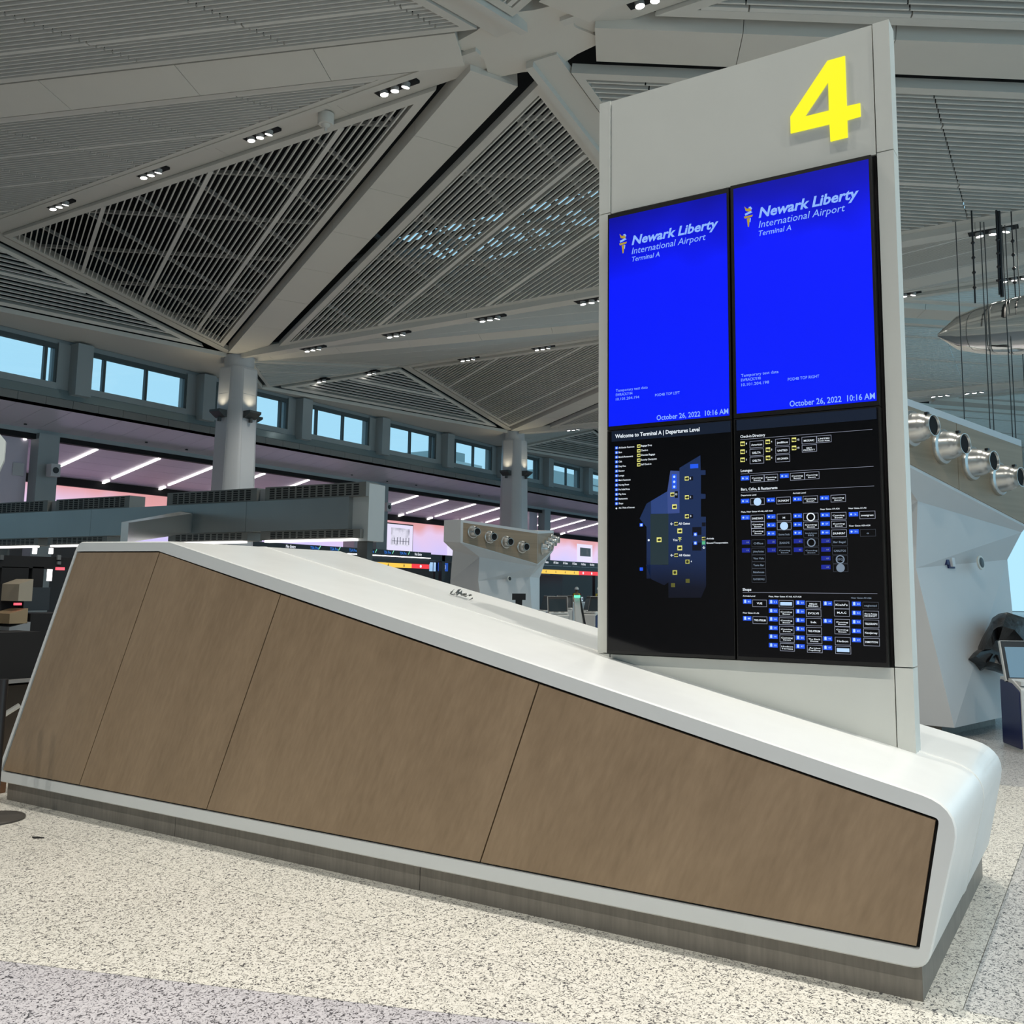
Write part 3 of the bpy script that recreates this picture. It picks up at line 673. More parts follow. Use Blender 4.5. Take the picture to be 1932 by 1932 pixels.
# ---- text
_tc = {}
def text_geo(s, bold=0, shear=0, space=1.0):
    k = (s, bold, shear, space)
    if k not in _tc:
        c = bpy.data.curves.new('text', 'FONT'); c.body = s; c.offset = bold; c.shear = shear; c.space_character = space; c.resolution_u = 2 if len(s) < 20 else 2
        o = bpy.data.objects.new('text', c); m = o.to_mesh()
        _tc[k] = ([(v.co.x, v.co.y) for v in m.vertices], [tuple(p.vertices) for p in m.polygons]); o.to_mesh_clear()
        bpy.data.objects.remove(o); bpy.data.curves.remove(c)
    return _tc[k]
XA = 4.774                                     # screen surface
def S(px, py, x=XA): p = onx(px, py, x); return p.y, p.z
def put_text(mb, s, p0, x1, bold=0, shear=0, hgt=None, x=XA-.0012, space=1.0, cx=None):
    """text on the screen plane: baseline starts at pixel p0, ends at pixel column x1; hgt = cap height in pixels"""
    vs, fs = text_geo(s, bold, shear, space)
    if not vs: return
    a0 = min(v[0] for v in vs); a1 = max(v[0] for v in vs)
    y0, z0_ = S(p0[0], p0[1], x); y1, _ = S(x1, p0[1], x)
    sx = (y0-y1)/max(a1-a0, 1e-6); sy = sx
    if hgt: sy = (S(p0[0], p0[1]-hgt, x)[1]-z0_)/.70
    mb.add([(x, y0-(v[0]-a0)*sx, z0_+v[1]*sy) for v in vs], fs)
def put_quad(mb, pts, x=XA-.0006):
    L = []
    for q in pts: y, z = S(q[0], q[1], x); L.append((x, y, z))
    mb.add(L, [tuple(range(len(L)))])
def put_rect(mb, x0, y0, x1, y1, x=XA-.0006):  # upright rectangle: top-left and bottom-left pixel, width to pixel column x1
    ya, za = S(x0, y0, x); _, zb = S(x0, y1, x); yb, _ = S(x1, y0, x)
    mb.add([(x, ya, za), (x, yb, za), (x, yb, zb), (x, ya, zb)], [(0, 1, 2, 3)])
def put_frame(mb, x0, y0, x1, y1, t=.0022, x=XA-.0008):
    ya, za = S(x0, y0, x); _, zb = S(x0, y1, x); yb, _ = S(x1, y0, x)
    for (p, q, r, s_) in ((ya, ya-t, za, zb), (yb+t, yb, za, zb), (ya, yb, za, za-t), (ya, yb, zb+t, zb)):
        mb.add([(x, p, r), (x, q, r), (x, q, s_), (x, p, s_)], [(0, 1, 2, 3)])
def put_disc(mb, px, py, rad, x=XA-.0009, r2=0, n=20):
    y, z = S(px, py, x)
    if r2: mb.add([(x, y-rad*math.cos(6.2832*i/n), z+rad*math.sin(6.2832*i/n)) for i in range(n)]+[(x, y-r2*math.cos(6.2832*i/n), z+r2*math.sin(6.2832*i/n)) for i in range(n)], [(i, (i+1) % n, n+(i+1) % n, n+i) for i in range(n)])
    else: mb.add([(x, y-rad*math.cos(6.2832*i/n), z+rad*math.sin(6.2832*i/n)) for i in range(n)], [tuple(range(n))])
BLU = screen_mat('blue screen glow', [(.0, (.0, .012, 1.0)), (.62, (.0, .008, 1.0)), (.80, (.0, .003, .52)), (.95, (.0, .0, .16)), (1, (0, 0, .16))], scale=1.3, s=1.0, z0=2.6, z1=4.05)
BLK = mat('black screen glass', (.002, .002, .003), .08, spec=.35)
BEZ = mat('screen bezel black', (.004, .004, .004), .35)
def screen(y0, y1, z0, z1, m, label):
    s = box((XA+.002, y1, z0), (PX0+.03, y0, z1)).build('display_screen', BEZ, pyl, label=label)
    return s
def face(s, y0, y1, z0, z1, m): return MB().add([(XA, y0, z1), (XA, y1, z1), (XA, y1, z0), (XA, y0, z0)], [(0, 1, 2, 3)]).build('screen_face', m, s, recalc=False)
LTs = screen(2.497, 1.735, 2.535, 3.853, BLU, 'blue welcome screen on the pale strip side'); face(LTs, 2.487, 1.747, 2.558, 3.826, BLU)
RTs = screen(1.724, .962, 2.54, 3.862, BLU, 'blue welcome screen under the yellow 4'); face(RTs, 1.706, .974, 2.564, 3.84, BLU)
LLs = screen(2.497, 1.735, 1.252, 2.532, BLK, 'black screen with a level map'); face(LLs, 2.487, 1.74, 1.27, 2.525, BLK)
RLs = screen(1.724, .962, 1.25, 2.536, BLK, 'black screen with a shop directory'); face(RLs, 1.718, .97, 1.27, 2.53, BLK)
TLB = emis('pale blue lettering', (.26, .46, 1.0), 1.0); TWH = emis('white lettering', (.85, .93, 1.0), 1.0); TDIM = emis('dim lettering', (.20, .26, .34), 1.0)
TGOLD = emis('gold torch', (.42, .30, .03), 1.0)
def torch(sc, px0, py0, px1, py1):
    a, b = MB(), MB(); X = lambda u: px0+(px1-px0)*u; Yy = lambda v: py0+(py1-py0)*v
    q = lambda *L: [(X(u), Yy(v)) for u, v in L]
    put_quad(a, q((.05, .0), (.35, .12), (.72, .06), (.85, .2), (.62, .26), (.2, .22))); put_quad(a, q((.0, .5), (1, .40), (.9, .5), (.1, .60))); put_quad(a, q((.32, .60), (.68, .55), (.56, 1.0), (.44, 1.0)))
    put_quad(b, q((.5, .04), (.75, .0), (.92, .1), (.8, .16), (.62, .1))); put_quad(b, q((.1, .36), (.75, .22), (.95, .28), (.15, .46))); put_quad(b, q((.7, .56), (.78, .58), (.72, .78), (.62, .74)))
    a.build('torch_emblem', TGOLD, sc, recalc=False); b.build('torch_highlight', TLB, sc, recalc=False)
torch(LTs, 1168, 441, 1183, 478); torch(RTs, 1403.5, 389.5, 1420.5, 428)
for sc, T in ((LTs, [("Newark Liberty", (1191.8, 462), 1356, .028, .22, 16.5), ("International Airport", (1191.8, 479.6), 1332, 0, .22, 12), ("Terminal A", (1192.4, 493.6), 1244.5, .004, .22, 9),
        ("Temporary test data", (1161.9, 739.6), 1222, 0, 0, 5), ("EWRACK7194", (1161.9, 747.6), 1193.2, 0, 0, 5), ("10.101.204.194", (1161.9, 756), 1206, 0, 0, 5), ("POD4B TOP LEFT", (1236, 748), 1282.5, 0, 0, 5),
        ("October 26, 2022  10:16 AM", (1238.8, 793), 1374.3, .012, 0, 9.5)]),
      (RTs, [("Newark Liberty", (1431.4, 410.8), 1622, .028, .22, 18.5), ("International Airport", (1431.4, 430), 1595.5, 0, .22, 13), ("Terminal A", (1431.6, 445.4), 1493, .004, .22, 10),
        ("Temporary test data", (1398.2, 711.5), 1469, 0, 0, 5.5), ("EWRACK7198", (1398.2, 720), 1435.3, 0, 0, 5.5), ("10.101.204.198", (1398.8, 729), 1451, 0, 0, 5.5), ("POD4B TOP RIGHT", (1486.5, 718.6), 1545.8, 0, 0, 5.5),
        ("October 26, 2022  10:16 AM", (1489.8, 767.3), 1651.4, .012, 0, 11)])):
    for s, p, x1, b, sh, h in T:
        m = MB(); put_text(m, s, p, x1, b, sh, h); m.build('lettering', TLB if s[0] in 'NIT' or True else TWH, sc, recalc=False)
# ---- lower map screen
def K(x, y, oy=780): return (1130+x/6.9, oy+y/6.9)
HB = emis('header band navy', (.004, .010, .026), 1.0)
mb = MB(); put_rect(mb, 1153.9, 814, 1378.6, 833.6, XA-.0004); mb.build('header_band', HB, LLs, recalc=False)
mb = MB(); put_text(mb, "Welcome to Terminal A | Departures Level", (1160.7, 826.8), 1320, .02, 0, 7); mb.build('lettering', TWH, LLs, recalc=False)
ic = MB(); tx = MB(); gl = MB()
for i, (s, x1) in enumerate(zip(["All-Gender Restroom","Bars","Bars & Restaurants","Cafe","Duty Free","Elevator","Lounge","Men's Restroom","Nursing Room","Pet Relief Area","Play Area","Restaurants","Shops"],
                                [460,300,443,300,350,335,328,411,391,401,350,372,315])):
    y = 450+i*60.4; a = K(210, y-19); b = K(248, y+19); put_rect(ic, a[0], a[1], b[0], b[1]); p = K(257, y+8); put_text(tx, s, p, K(x1, 0)[0], .012, 0, 3.2)
    c = K(229, y); put_disc(gl, c[0], c[1], .006)
p = K(257, 1240); put_text(tx, "Art / Point of Interest", p, K(465, 0)[0], .012, 0, 3.2); put_disc(tx, *K(227, 1237), .005); put_disc(tx, *K(648, 1650), .006)
iy = MB(); gk = MB()
for s, x1, y in (("Baggage Drop",690,427),("Check-in",637,488),("Oversize Baggage",730,548),("Security Checkpoint",753,610),("Self Check-in",683,670)):
    a = K(497, y-21); b = K(540, y+21); put_rect(iy, a[0], a[1], b[0], b[1]); put_text(tx, s, K(548, y+5), K(x1, 0)[0], .012, 0, 3.2)
    put_disc(gk, *K(512, y), .004, x=XA-.0012); put_disc(gk, *K(526, y-2), .005, x=XA-.0012)
def sq(mb, cx_, cy_, s, oy=780, w=None):
    a = K(cx_-(w or s)/2, cy_-s/2, oy); b = K(cx_+(w or s)/2, cy_+s/2, oy); put_rect(mb, a[0], a[1], b[0], b[1])
for q in ((1143,848,52),(1145,1092,52),(1145,1340,52),(955,1057,52),(983,1215,60),(783,1645,62),(1052,1530,62),(1052,1752,62),(1003,1437,44),(1005,1847,44),(1363,1630,44)):
    sq(iy, *q); put_disc(gk, *K(q[0]-8, q[1]+2), .006, x=XA-.0012); put_disc(gk, *K(q[0]+9, q[1]), .007, x=XA-.0012)
idm = MB()
for q in ((1152,412,54),(988,553,60)): sq(idm, q[0], q[1], q[2], 1000); put_disc(gk, *K(q[0], q[1], 1000), .008, x=XA-.0012)
idd = MB()
for q in ((1155,662,52),(965,718,52)): sq(idd, q[0], q[1], q[2], 1000)
for q in ((980,825,62),(980,890,62),(980,955,62),(552,1452,44),(1255,1575,46),(1255,1688,46)): sq(ic, *q); put_disc(gl, *K(q[0], q[1]), .007)
sq(ic, 1240, 690, 56, 780, 105); sq(ic, 552, 508, 42, 1000)
gn = MB(); sq(gn, 1363, 1685, 44); gn.build('green_icon', emis('green icon', (.10, .48, .25), 1), LLs, recalc=False)
for s, x, y in (("1",1190,858),("2",1192,1100),("3",1196,1348),("12",1005,1064)): put_text(tx, s, K(x-8, y), K(x+14 if len(s) > 1 else x+6, 0)[0], .02, 0, 3.4)
put_text(tx, "4", K(1195, 420, 1000), K(1210, 0)[0], .02, 0, 3.2)
for s, x0, x1, y in (("All Gates",1035,1185,1450),("All Gates",1040,1190,1860),("You",962,1022,1662),("Arrivals",1400,1497,1640),("Ground Transportation",1400,1680,1697)): put_text(tx, s, K(x0, y), K(x1, 0)[0], .02, 0, 4.2 if y != 1640 and y != 1697 else 3)
def arrow(mb, cx_, cy_, s, d):
    dx, dy = {'l': (-1, 0), 'd': (0, 1), 'u': (0, -1)}[d]; px_, py_ = -dy, dx
    P = lambda a, b: K(cx_+(dx*a+px_*b)*s, cy_+(dy*a+py_*b)*s)
    put_quad(mb, [P(-1, -.16), P(.75, -.16), P(.75, .16), P(-1, .16)])
    put_quad(mb, [P(1, 0), P(.1, .9), P(-.12, .66), P(.62, 0)]); put_quad(mb, [P(1, 0), P(.62, 0), P(-.12, -.66), P(.1, -.9)])
arrow(tx, 948, 1438, 20, 'l'); arrow(tx, 950, 1847, 20, 'l'); arrow(tx, 1366, 1745, 20, 'd')
ya = MB(); arrow(ya, 1053, 1642, 26, 'u'); put_quad(ya, [K(1030, 1612), K(1076, 1612), K(1076, 1620), K(1030, 1620)]); ya.build('you_are_here_arrow', emis('yellow pale', (.62, .66, .16), 1), LLs, recalc=False)
m1, m2, m3, m4 = MB(), MB(), MB(), MB(); xm = XA-.0003
for mb, pts in ((m1, [(1048,710),(1320,545),(1325,740),(1388,740),(1388,800),(1328,800),(1328,1045),(1388,1050),(1388,1110),(1328,1113),(1328,1345),(1392,1345),(1395,2250),(1330,2400),(905,2400),(905,1305),(1050,1297)]),
                (m1, [(620,1175),(678,1140),(680,1308),(670,1310),(670,2150),(620,2150),(620,1480),(530,1370)]),
                (m2, [(930,745),(1048,750),(1050,1297),(897,1305),(890,1015)]), (m3, [(678,1140),(890,1015),(897,1305),(680,1308)]), (m4, [(670,1310),(905,1305),(905,1970),(670,1970)])):
    put_quad(mb, [K(*q) for q in pts], xm if mb is not m2 else XA-.0004)
for mb, pts in ((m1, [(610,450),(905,455),(905,680),(850,720),(680,640)]),): put_quad(mb, [K(q[0], q[1], 1000) for q in pts], xm)
mm = [screen_mat('map navy fade', [(0, (.0, .0, .003)), (.3, (.002, .004, .014)), (.6, (.009, .022, .075)), (1, (.011, .027, .09))], .4, 1, 'Z', 1.45, 2.0)]
m1.build('map_area', mm[0], LLs, recalc=False); m2.build('map_area', emis('map pale blue', (.040, .072, .25), 1), LLs, recalc=False); m3.build('map_area', emis('map mid blue', (.024, .055, .20), 1), LLs, recalc=False); m4.build('map_area', emis('map olive', (.016, .032, .04), 1), LLs, recalc=False)
bk = MB()
for q in ((1200,848,26,50),(1200,1092,26,50),(1200,1340,26,50),(1008,1057,44,40)): 
    a = K(q[0]-q[3]/2, q[1]-q[2]); b = K(q[0]+q[3]/2, q[1]+q[2]); put_rect(bk, a[0], a[1], b[0], b[1], XA-.0005)
for pts in ([(1216,1480),(1335,1478),(1335,1580),(1216,1590)],[(1216,1680),(1335,1680),(1335,1785),(1216,1785)],[(1340,1420),(1390,1420),(1390,1470),(1340,1470)]): put_quad(bk, [K(*q) for q in pts], XA-.0005)
bk.build('map_void', emis('map void', (.001, .002, .008), 1), LLs, recalc=False)
IBL = emis('icon blue', (.015, .10, .85), 1); IYE = emis('icon yellow', (.80, .78, .22), 1); IKK = emis('icon ink', (.03, .03, .01), 1); IWH = emis('icon glyph', (.5, .72, 1), 1)
for mb, nm, m in ((ic, 'blue_icon', IBL), (iy, 'yellow_icon', IYE), (idm, 'yellow_icon', emis('icon yellow dim', (.45, .45, .10), 1)), (idd, 'yellow_icon', emis('icon yellow dimmer', (.10, .10, .02), 1)), (gl, 'icon_glyph', IWH), (gk, 'icon_glyph', IKK), (tx, 'lettering', TWH)): mb.build(nm, m, LLs, recalc=False)
# ---- lower directory screen
def D(x, y, oy=780): return (1370+x/6.0375, oy+y/6.0375)
mb = MB(); put_rect(mb, 1389.5, 792.5, 1654, 812.6, XA-.0004); mb.build('header_band', HB, RLs, recalc=False)
tw, td, fw, fd, tb, tbd, gy, gd, wl = MB(), MB(), MB(), MB(), MB(), MB(), MB(), MB(), MB()
def T(s, x0, y, x1, oy=780, b=.014, h=3.2, dim=False): put_text(td if dim else tw, s, D(x0, y, oy), D(x1, 0)[0], b, 0, h)
def rule(x0, y, x1, oy=780): 
    a = D(x0, y, oy); put_rect(fw, a[0], a[1], D(x1, 0)[0], a[1]+.55)
T("Check-in Directory", 162, 280, 445, h=5); rule(162, 297, 1670)
T("Lounges", 167, 668, 298, h=5); rule(167, 689, 1683)
T("Bars, Cafes, & Restaurants", 170, 880, 585, h=5); rule(170, 897, 1688)
T("Departures Level", 170, 942, 343, h=2.8); T("Arrivals Level", 760, 917, 907, h=2.8)
T("Plaza, Near Gates A7-A8, A27-A28", 172, 1130, 530, h=2.6); T("Near Gates A9-A26", 1073, 1100, 1293, h=2.8); T("Near Gates A1-A6", 1395, 1090, 1598, h=2.8); T("Near Gates A20-A24", 1402, 1289, 1642, h=2.8)
T("Shops", 188, 933, 287, 960, h=5); rule(188, 950, 1722, 960)
T("Arrivals Level", 190, 1000, 330, 960, h=2.8); T("Plaza, Near Gates A7-A8, A27-A28", 485, 1005, 857, 960, h=2.6); T("Near Gates A9-A26", 1425, 1022, 1655, 960, h=2.8, dim=True); T("Near Gates A1-A6", 192, 1192, 375, 960, h=2.8)
for x, y, s in ((187,347,"1"),(187,438,"2"),(187,530,"3"),(474,325,"4"),(476,415,"5"),(477,508,"6"),(772,302,"12"),(773,395,"15")):
    a = D(x-25, y-25); b = D(x+25, y+25); put_rect(gy, a[0], a[1], b[0], b[1]); put_text(tw, s, D(x+38, y+6), D(x+(62 if len(s) > 1 else 48), 0)[0], .02, 0, 3.2)
    put_disc(gk2 := globals().setdefault('GK2', MB()), *D(x-10, y), .006, x=XA-.0012); put_disc(gk2, *D(x+9, y+2), .007, x=XA-.0012)
def bx(x0, y0, x1, y1, s, oy=780, dim=False, kind=None):
    a = D(x0, y0, oy); b = D(x1, y1, oy); put_frame(fd if dim else fw, a[0], a[1], b[0], b[1], t=.0016 if dim else .0020)
    cx_, cy_ = (x0+x1)/2, (y0+y1)/2; w_ = x1-x0; t_ = td if dim else tw
    if kind == 'disc': put_disc(t_ if dim else gl2, *D(cx_, cy_, oy), .021); return
    if kind == 'ring': put_disc(t_, *D(cx_, cy_, oy), .022, r2=.0165); 
    if kind == 'fill': 
        q = D(x0+w_*.1, y0+(y1-y0)*.28, oy); r = D(x1-w_*.1, y1-(y1-y0)*.25, oy); put_rect(gl2, q[0], q[1], r[0], r[1]); return
    if not s: return
    L = s.split('\n'); 
    for i, ln in enumerate(L):
        wd = min(.78, .13*len(ln) if len(L) > 1 else .11*len(ln)+.05)*w_; yy = cy_+12+(i-(len(L)-1)/2)*24
        put_text(t_, ln, D(cx_-wd/2, yy, oy), D(cx_+wd/2, 0)[0], .016, 0, 2.6 if len(L) > 1 else 3.6)
gl2 = MB(); CS = "Coming\nSoon"
for q in ((268,318,427,398,"American"),(268,410,427,488,"DELTA"),(270,498,430,578,"DELTA"),(560,292,722,372,"jetBlue"),(562,383,722,465,"UNITED"),(562,475,727,558,"AIR CANADA"),(860,270,1030,352,"MOSAIC"),(1030,257,1198,338,"UNITED\nPremier Access"),(862,363,1032,445,"SKY\nPRIORITY"),
          (275,705,433,787,CS),(433,697,590,778,CS),(728,680,893,765,CS),(893,670,1060,754,CS),(573,955,735,1035,"DUNKIN'"),(873,942,1045,1023,CS),(1190,930,1362,1013,CS),
          (280,1158,438,1235,"SHAKE SHACK"),(282,1235,440,1312,CS),(285,1312,442,1390,CS),(577,1145,740,1228,"H"),(880,1235,1052,1320,CS),(1193,1128,1368,1212,CS),(1197,1225,1370,1308,CS),(1200,1325,1373,1408,"DUNKIN'"),(1518,1115,1698,1203,"sweetgreen")): bx(*q)
for q in ((578,1335,742,1420,"Gourmet Snacks"),(882,1330,1053,1415,"Smokehouse\nBBQ"),(290,1440,445,1518,"Office"),(290,1533,447,1610,"Johnny Rockets"),(292,1612,448,1688,"Vino Volo"),(292,1690,450,1765,"Taste Bar"),(292,1767,452,1845,"Bakehouse"),(292,1847,455,1925,"PLAYABOWLS"),
          (582,1430,745,1518,"ZARO'S"),(585,1528,748,1610,CS),(885,1528,1057,1612,CS),(1203,1420,1380,1510,"Bar Bagel"),(1208,1520,1383,1608,"CARLITOS")): bx(*q, dim=True)
bx(278,967,437,1045,'',kind='disc'); bx(578,1240,742,1325,'',kind='disc'); bx(878,1137,1050,1222,'',kind='ring'); bx(885,1428,1055,1515,'',dim=True,kind='ring'); bx(1213,1618,1385,1708,'STQ',dim=True,kind='ring'); bx(1218,1715,1388,1805,'',dim=True,kind='disc'); bx(1525,1320,1703,1403,'o',dim=True)
for x0, x1, ys, sl in ((168,264,((1000,"54"),),0),(462,556,((988,"53"),),0),(760,860,((976,"81"),),0),(1070,1173,((964,"82"),),0),(167,262,((740,"28"),),0),(613,713,((714,"30"),),0),
        (172,268,((1187,"12"),),0),(180,274,((1468,"18"),(1560,"19")),1),(463,562,((1177,"21"),(1272,"24"),(1367,"25")),0),(470,568,((1462,"28"),(1557,"31")),1),(765,863,((1168,"32"),(1265,"36"),(1360,"38")),0),(770,872,((1455,"41"),(1553,"43")),1),
        (1075,1180,((1157,"56"),(1257,"57"),(1355,"60")),0),(1083,1188,((1452,"63"),(1550,"64"),(1650,"65"),(1750,"68")),1),(1397,1503,((1150,"2"),),0),(1402,1510,((1347,"71"),),0)):
    for y, s in ys:
        a = D(x0, y-25); b = D(x1, y+25); put_rect(tbd if sl else tb, a[0], a[1], b[0], b[1]); put_text(td if sl else wl, s, D(x0+(x1-x0)*.56, y+9), D(x0+(x1-x0)*.84, 0)[0], .012, 0, 2.8)
        if not sl: put_disc(wl, *D(x0+(x1-x0)*.25, y), .005)
for x0, x1, ys in ((192,287,((1055,"83"),(1247,"1"))),(487,587,((1060,"11"),(1160,"13"),(1255,"14"),(1355,"15"),(1453,"16"),(1552,"22"))),(793,895,((1068,"23"),(1167,"26"),(1267,"29"),(1366,"34"),(1467,"35"),(1565,"37"))),
                   (1105,1207,((1077,"39"),(1277,"44"),(1477,"46"),(1580,"47"))),(1432,1535,((1082,"50"),(1185,"51"),(1287,"58"),(1390,"62"),(1492,"69")))):
    for y, s in ys:
        a = D(x0, y-25, 960); b = D(x1, y+25, 960); put_rect(tb, a[0], a[1], b[0], b[1]); put_text(wl, s, D(x0+(x1-x0)*.58, y+10, 960), D(x0+(x1-x0)*.88, 0)[0], .014, 0, 2.8)
        c = D(x0+(x1-x0)*.14, y-9, 960); c2 = D(x0+(x1-x0)*.38, y+17, 960); put_rect(wl, c[0], c[1], c2[0], c2[1], XA-.0009); put_disc(wl, (c[0]+c2[0])/2, c[1], .0055)
for q in ((298,1035,462,1115,"VUE"),(302,1225,468,1308,"THE ATRIUM"),(602,1140,768,1222,CS),(602,1237,771,1320,CS),(606,1335,774,1421,CS),(609,1432,777,1518,CS),(612,1530,780,1618,"Hudson\nTerrace"),
          (908,1050,1078,1130,"MILO\nMilan"),(910,1145,1082,1230,"EVOLVE"),(911,1246,1085,1332,"Ink"),(915,1347,1089,1435,"THE ATRIUM"),(919,1447,1092,1534,"The Black\nDome"),(921,1548,1096,1636,"Artist\nPopShop"),
          (1228,1045,1403,1138,"Kiehl's"),(1230,1138,1405,1224,"M.A.C"),(1234,1254,1408,1340,CS),(1235,1340,1411,1426,CS),(1239,1459,1416,1549,"Hudson"),(1557,1160,1738,1247,"Shore Points\nMARKET"),(1560,1262,1741,1354,"TELEGRAPH"),(1562,1364,1744,1456,"NewJersey"),(1565,1470,1748,1560,"INMOTION")): bx(*q, oy=960)
bx(600,1040,766,1120,'',960,kind='fill'); bx(1242,1560,1421,1650,'',960,kind='fill'); bx(1555,1060,1735,1140,"neglected",960,dim=True)
for mb, nm, m in ((tw, 'lettering', TWH), (td, 'lettering', TDIM), (fw, 'listing_box', emis('box line', (.30, .33, .42), 1)), (fd, 'listing_box', emis('box line dim', (.05, .06, .08), 1)), (tb, 'number_tag', IBL), (tbd, 'number_tag', emis('tag dim', (.008, .02, .30), 1)), (gy, 'yellow_icon', IYE), (GK2, 'icon_glyph', IKK), (wl, 'tag_number', IWH), (gl2, 'shop_logo', IWH)): mb.build(nm, m, RLs, recalc=False)
# ================================================================== NOZZLE PODS
PODW = mat('pod white', (.56, .57, .58), .4, var=.03)
def nozzle(e, o, nrm):
    n = MB().lathe([(.205, -.02), (.21, 0), (.20, .035), (.172, .05), (.165, .07), (.158, .13), (.135, .185), (.118, .205), (.112, .25), (.118, .285), (.112, .285), (.10, .25)], o, nrm, 32, cap=False).build('air_nozzle', STEEL, e, True)
    MB().lathe([(.108, .262), (.10, .24)], o, nrm, 24).build('throat', BLACK, n)
    MB().obox(V(o)+V(nrm)*.2+V((0, 0, .145)), nrm, V(nrm).cross(V((0, 0, 1))), (0, 0, 1), (.02, .02, .012)).build('set_screw', DARKM, n)
def pod():
    e = empty('nozzle_pod', (0, 0, 0), local=True)
    pl = [(-2.84, 1.75, 3.8, 3.12), (-2.84, 1.09, 3.8, 3.08), (0, 0, 3.58, 2.46), (2.84, 1.09, 3.8, 3.08), (2.84, 1.75, 3.8, 3.12), (0, 2.85, 3.6, 2.6)]
    top = [V((x, y, a)) for x, y, a, b in pl]; bot = [V((x, y, b)) for x, y, a, b in pl]
    sb = [V((-2.35, 1.75, 2.86)), V((-2.0, .95, 2.66)), V((0, .05, 2.40)), V((1.7, .75, 2.62)), V((1.75, 2.0, 2.8)), V((0, 2.6, 2.6))]
    m = MB(); m.loft([top, bot, sb], cap=False); m.add(top+[V((0, 1.3, 3.66))], [(i, (i+1) % 6, 6) for i in range(6)])
    m.build('head', PODW, e)
    V_, b1, b2, b3, b4 = V((-1.93, .67, .15)), V((0, .15, .15)), V((1.3, .7, .15)), V((1.3, 2.2, .15)), V((-1.7, 2.2, .15))
    u0_, u1, u2, u3, u4 = V((-1.97, 1.0, 1.9)), V((-.12, .22, 2.05)), V((1.35, .75, 2.05)), V((1.4, 2.2, 2.05)), V((-1.85, 2.2, 1.9))
    P = [V_, b1, b2, b3, b4, u0_, u1, u2, u3, u4]+sb
    MB().add(P, [(0, 6, 5), (0, 1, 6), (1, 2, 7, 6), (2, 3, 8, 7), (3, 4, 9, 8), (4, 0, 5, 9), (5, 6, 12, 11), (6, 7, 13, 12), (7, 8, 14, 13), (8, 9, 15, 14), (9, 5, 11), (9, 11, 10), (9, 10, 15), (0, 4, 3, 2, 1)]).build('stem', PODW, e)
    MB().prism([(-1.6, .85, 0), (-.1, .45, 0), (1.1, .9, 0), (1.1, 2.0, 0), (-1.5, 2.0, 0)], (0, 0, .16)).build('toe_kick', PLINTH, e)
    for s in (-1, 1):
        L, Kk = V((s*2.84, 1.09, 0)), V((0, 0, 0)); d = (Kk-L).normalized(); nr = V((-s*-d.y if False else 0, 0, 0))
        nr = V((s*math.sin(math.radians(21)), -math.cos(math.radians(21)), 0)); Ln = (Kk-L).length
        zt = lambda t: 3.8+(3.58-3.8)*t-.085; zb = lambda t: 3.08+(2.46-3.08)*t+.035
        for t0, t1 in ((.03, .47), (.473, .995)):
            pts = [L+d*Ln*t0+V((0, 0, zb(t0))), L+d*Ln*t1+V((0, 0, zb(t1))), L+d*Ln*t1+V((0, 0, zt(t1))), L+d*Ln*t0+V((0, 0, zt(t0)))]
            MB().prism([p-nr*.01 for p in pts], nr*.018).build('wood_panel', PWOOD, e)
        for i in range(4):
            t = .145+.2115*i; zc = 3.43-.135*i
            nozzle(e, L+d*Ln*t+V((0, 0, zc))+nr*.012, nr)
    return e
podA = pod(); podA.location = (13.23, .93, 0); WM[podA.name] = Matrix.Translation(podA.location)
tag(podA, 'big white pod with four steel nozzles on oak close beside the pylon', 'kiosk', 'nozzle pods')
podB = dup(podA, (26.4, 16.4, 0), label='distant white T-shaped pod with two rows of steel nozzles beyond the island')
# devices on the near pod wall
def devices(base):
    p = V((-1.1, .52, 0))
    e = empty('round_speaker', (base[0]-1.02, base[1]+.44, 1.985), 'small round black speaker in a pale ring on the white pod wall' if base[0] < 20 else 'tiny round speaker on the stem of the distant pod', 'speaker', local=True)
    nr = V((-.30, -.95, .12)).normalized()
    MB().lathe([(.085, 0), (.085, .02), (.062, .024)], (0, 0, 0), nr, 24).build('ring', PYL, e, True); MB().lathe([(.062, .026), (.05, .03)], (0, 0, 0), nr, 24).build('grille', DARKM, e, True)
devices((13.23, .93)); devices((26.4, 16.4))
e = empty('wall_scanner', (11.93, 1.70, 1.975), 'small dark blue and white handheld scanner hung on the white pod wall', 'device', local=True)
nr = V((-.30, -.95, .12)).normalized(); sd = V((0, 0, 1)).cross(nr).normalized(); NAVY = mat('navy plastic', (.012, .02, .10), .4)
MB().obox(nr*.03, nr, sd, nr.cross(sd), (.03, .075, .07)).build('cradle', NAVY, e); MB().obox(nr*.07, nr, sd, nr.cross(sd), (.02, .035, .052)).build('body', mat('pale plastic', (.62, .64, .66), .4), e)
MB().obox(nr*.05-sd*.095, nr, sd, nr.cross(sd), (.02, .03, .03)).build('hook', NAVY, e)
e = empty('dome_camera', (24.62, 17.25, 2.98), 'small dome camera under the head of the distant pod', 'camera', local=True)
MB().lathe([(.10, .06), (.10, -.06)], (0, 0, 0), (0, 0, 1), 16).build('housing', PODW, e, True); MB().lathe([(.095, -.06), (.08, -.14), (.04, -.19), (.005, -.2)], (0, 0, 0), (0, 0, 1), 16).build('dome', DARKM, e, True)

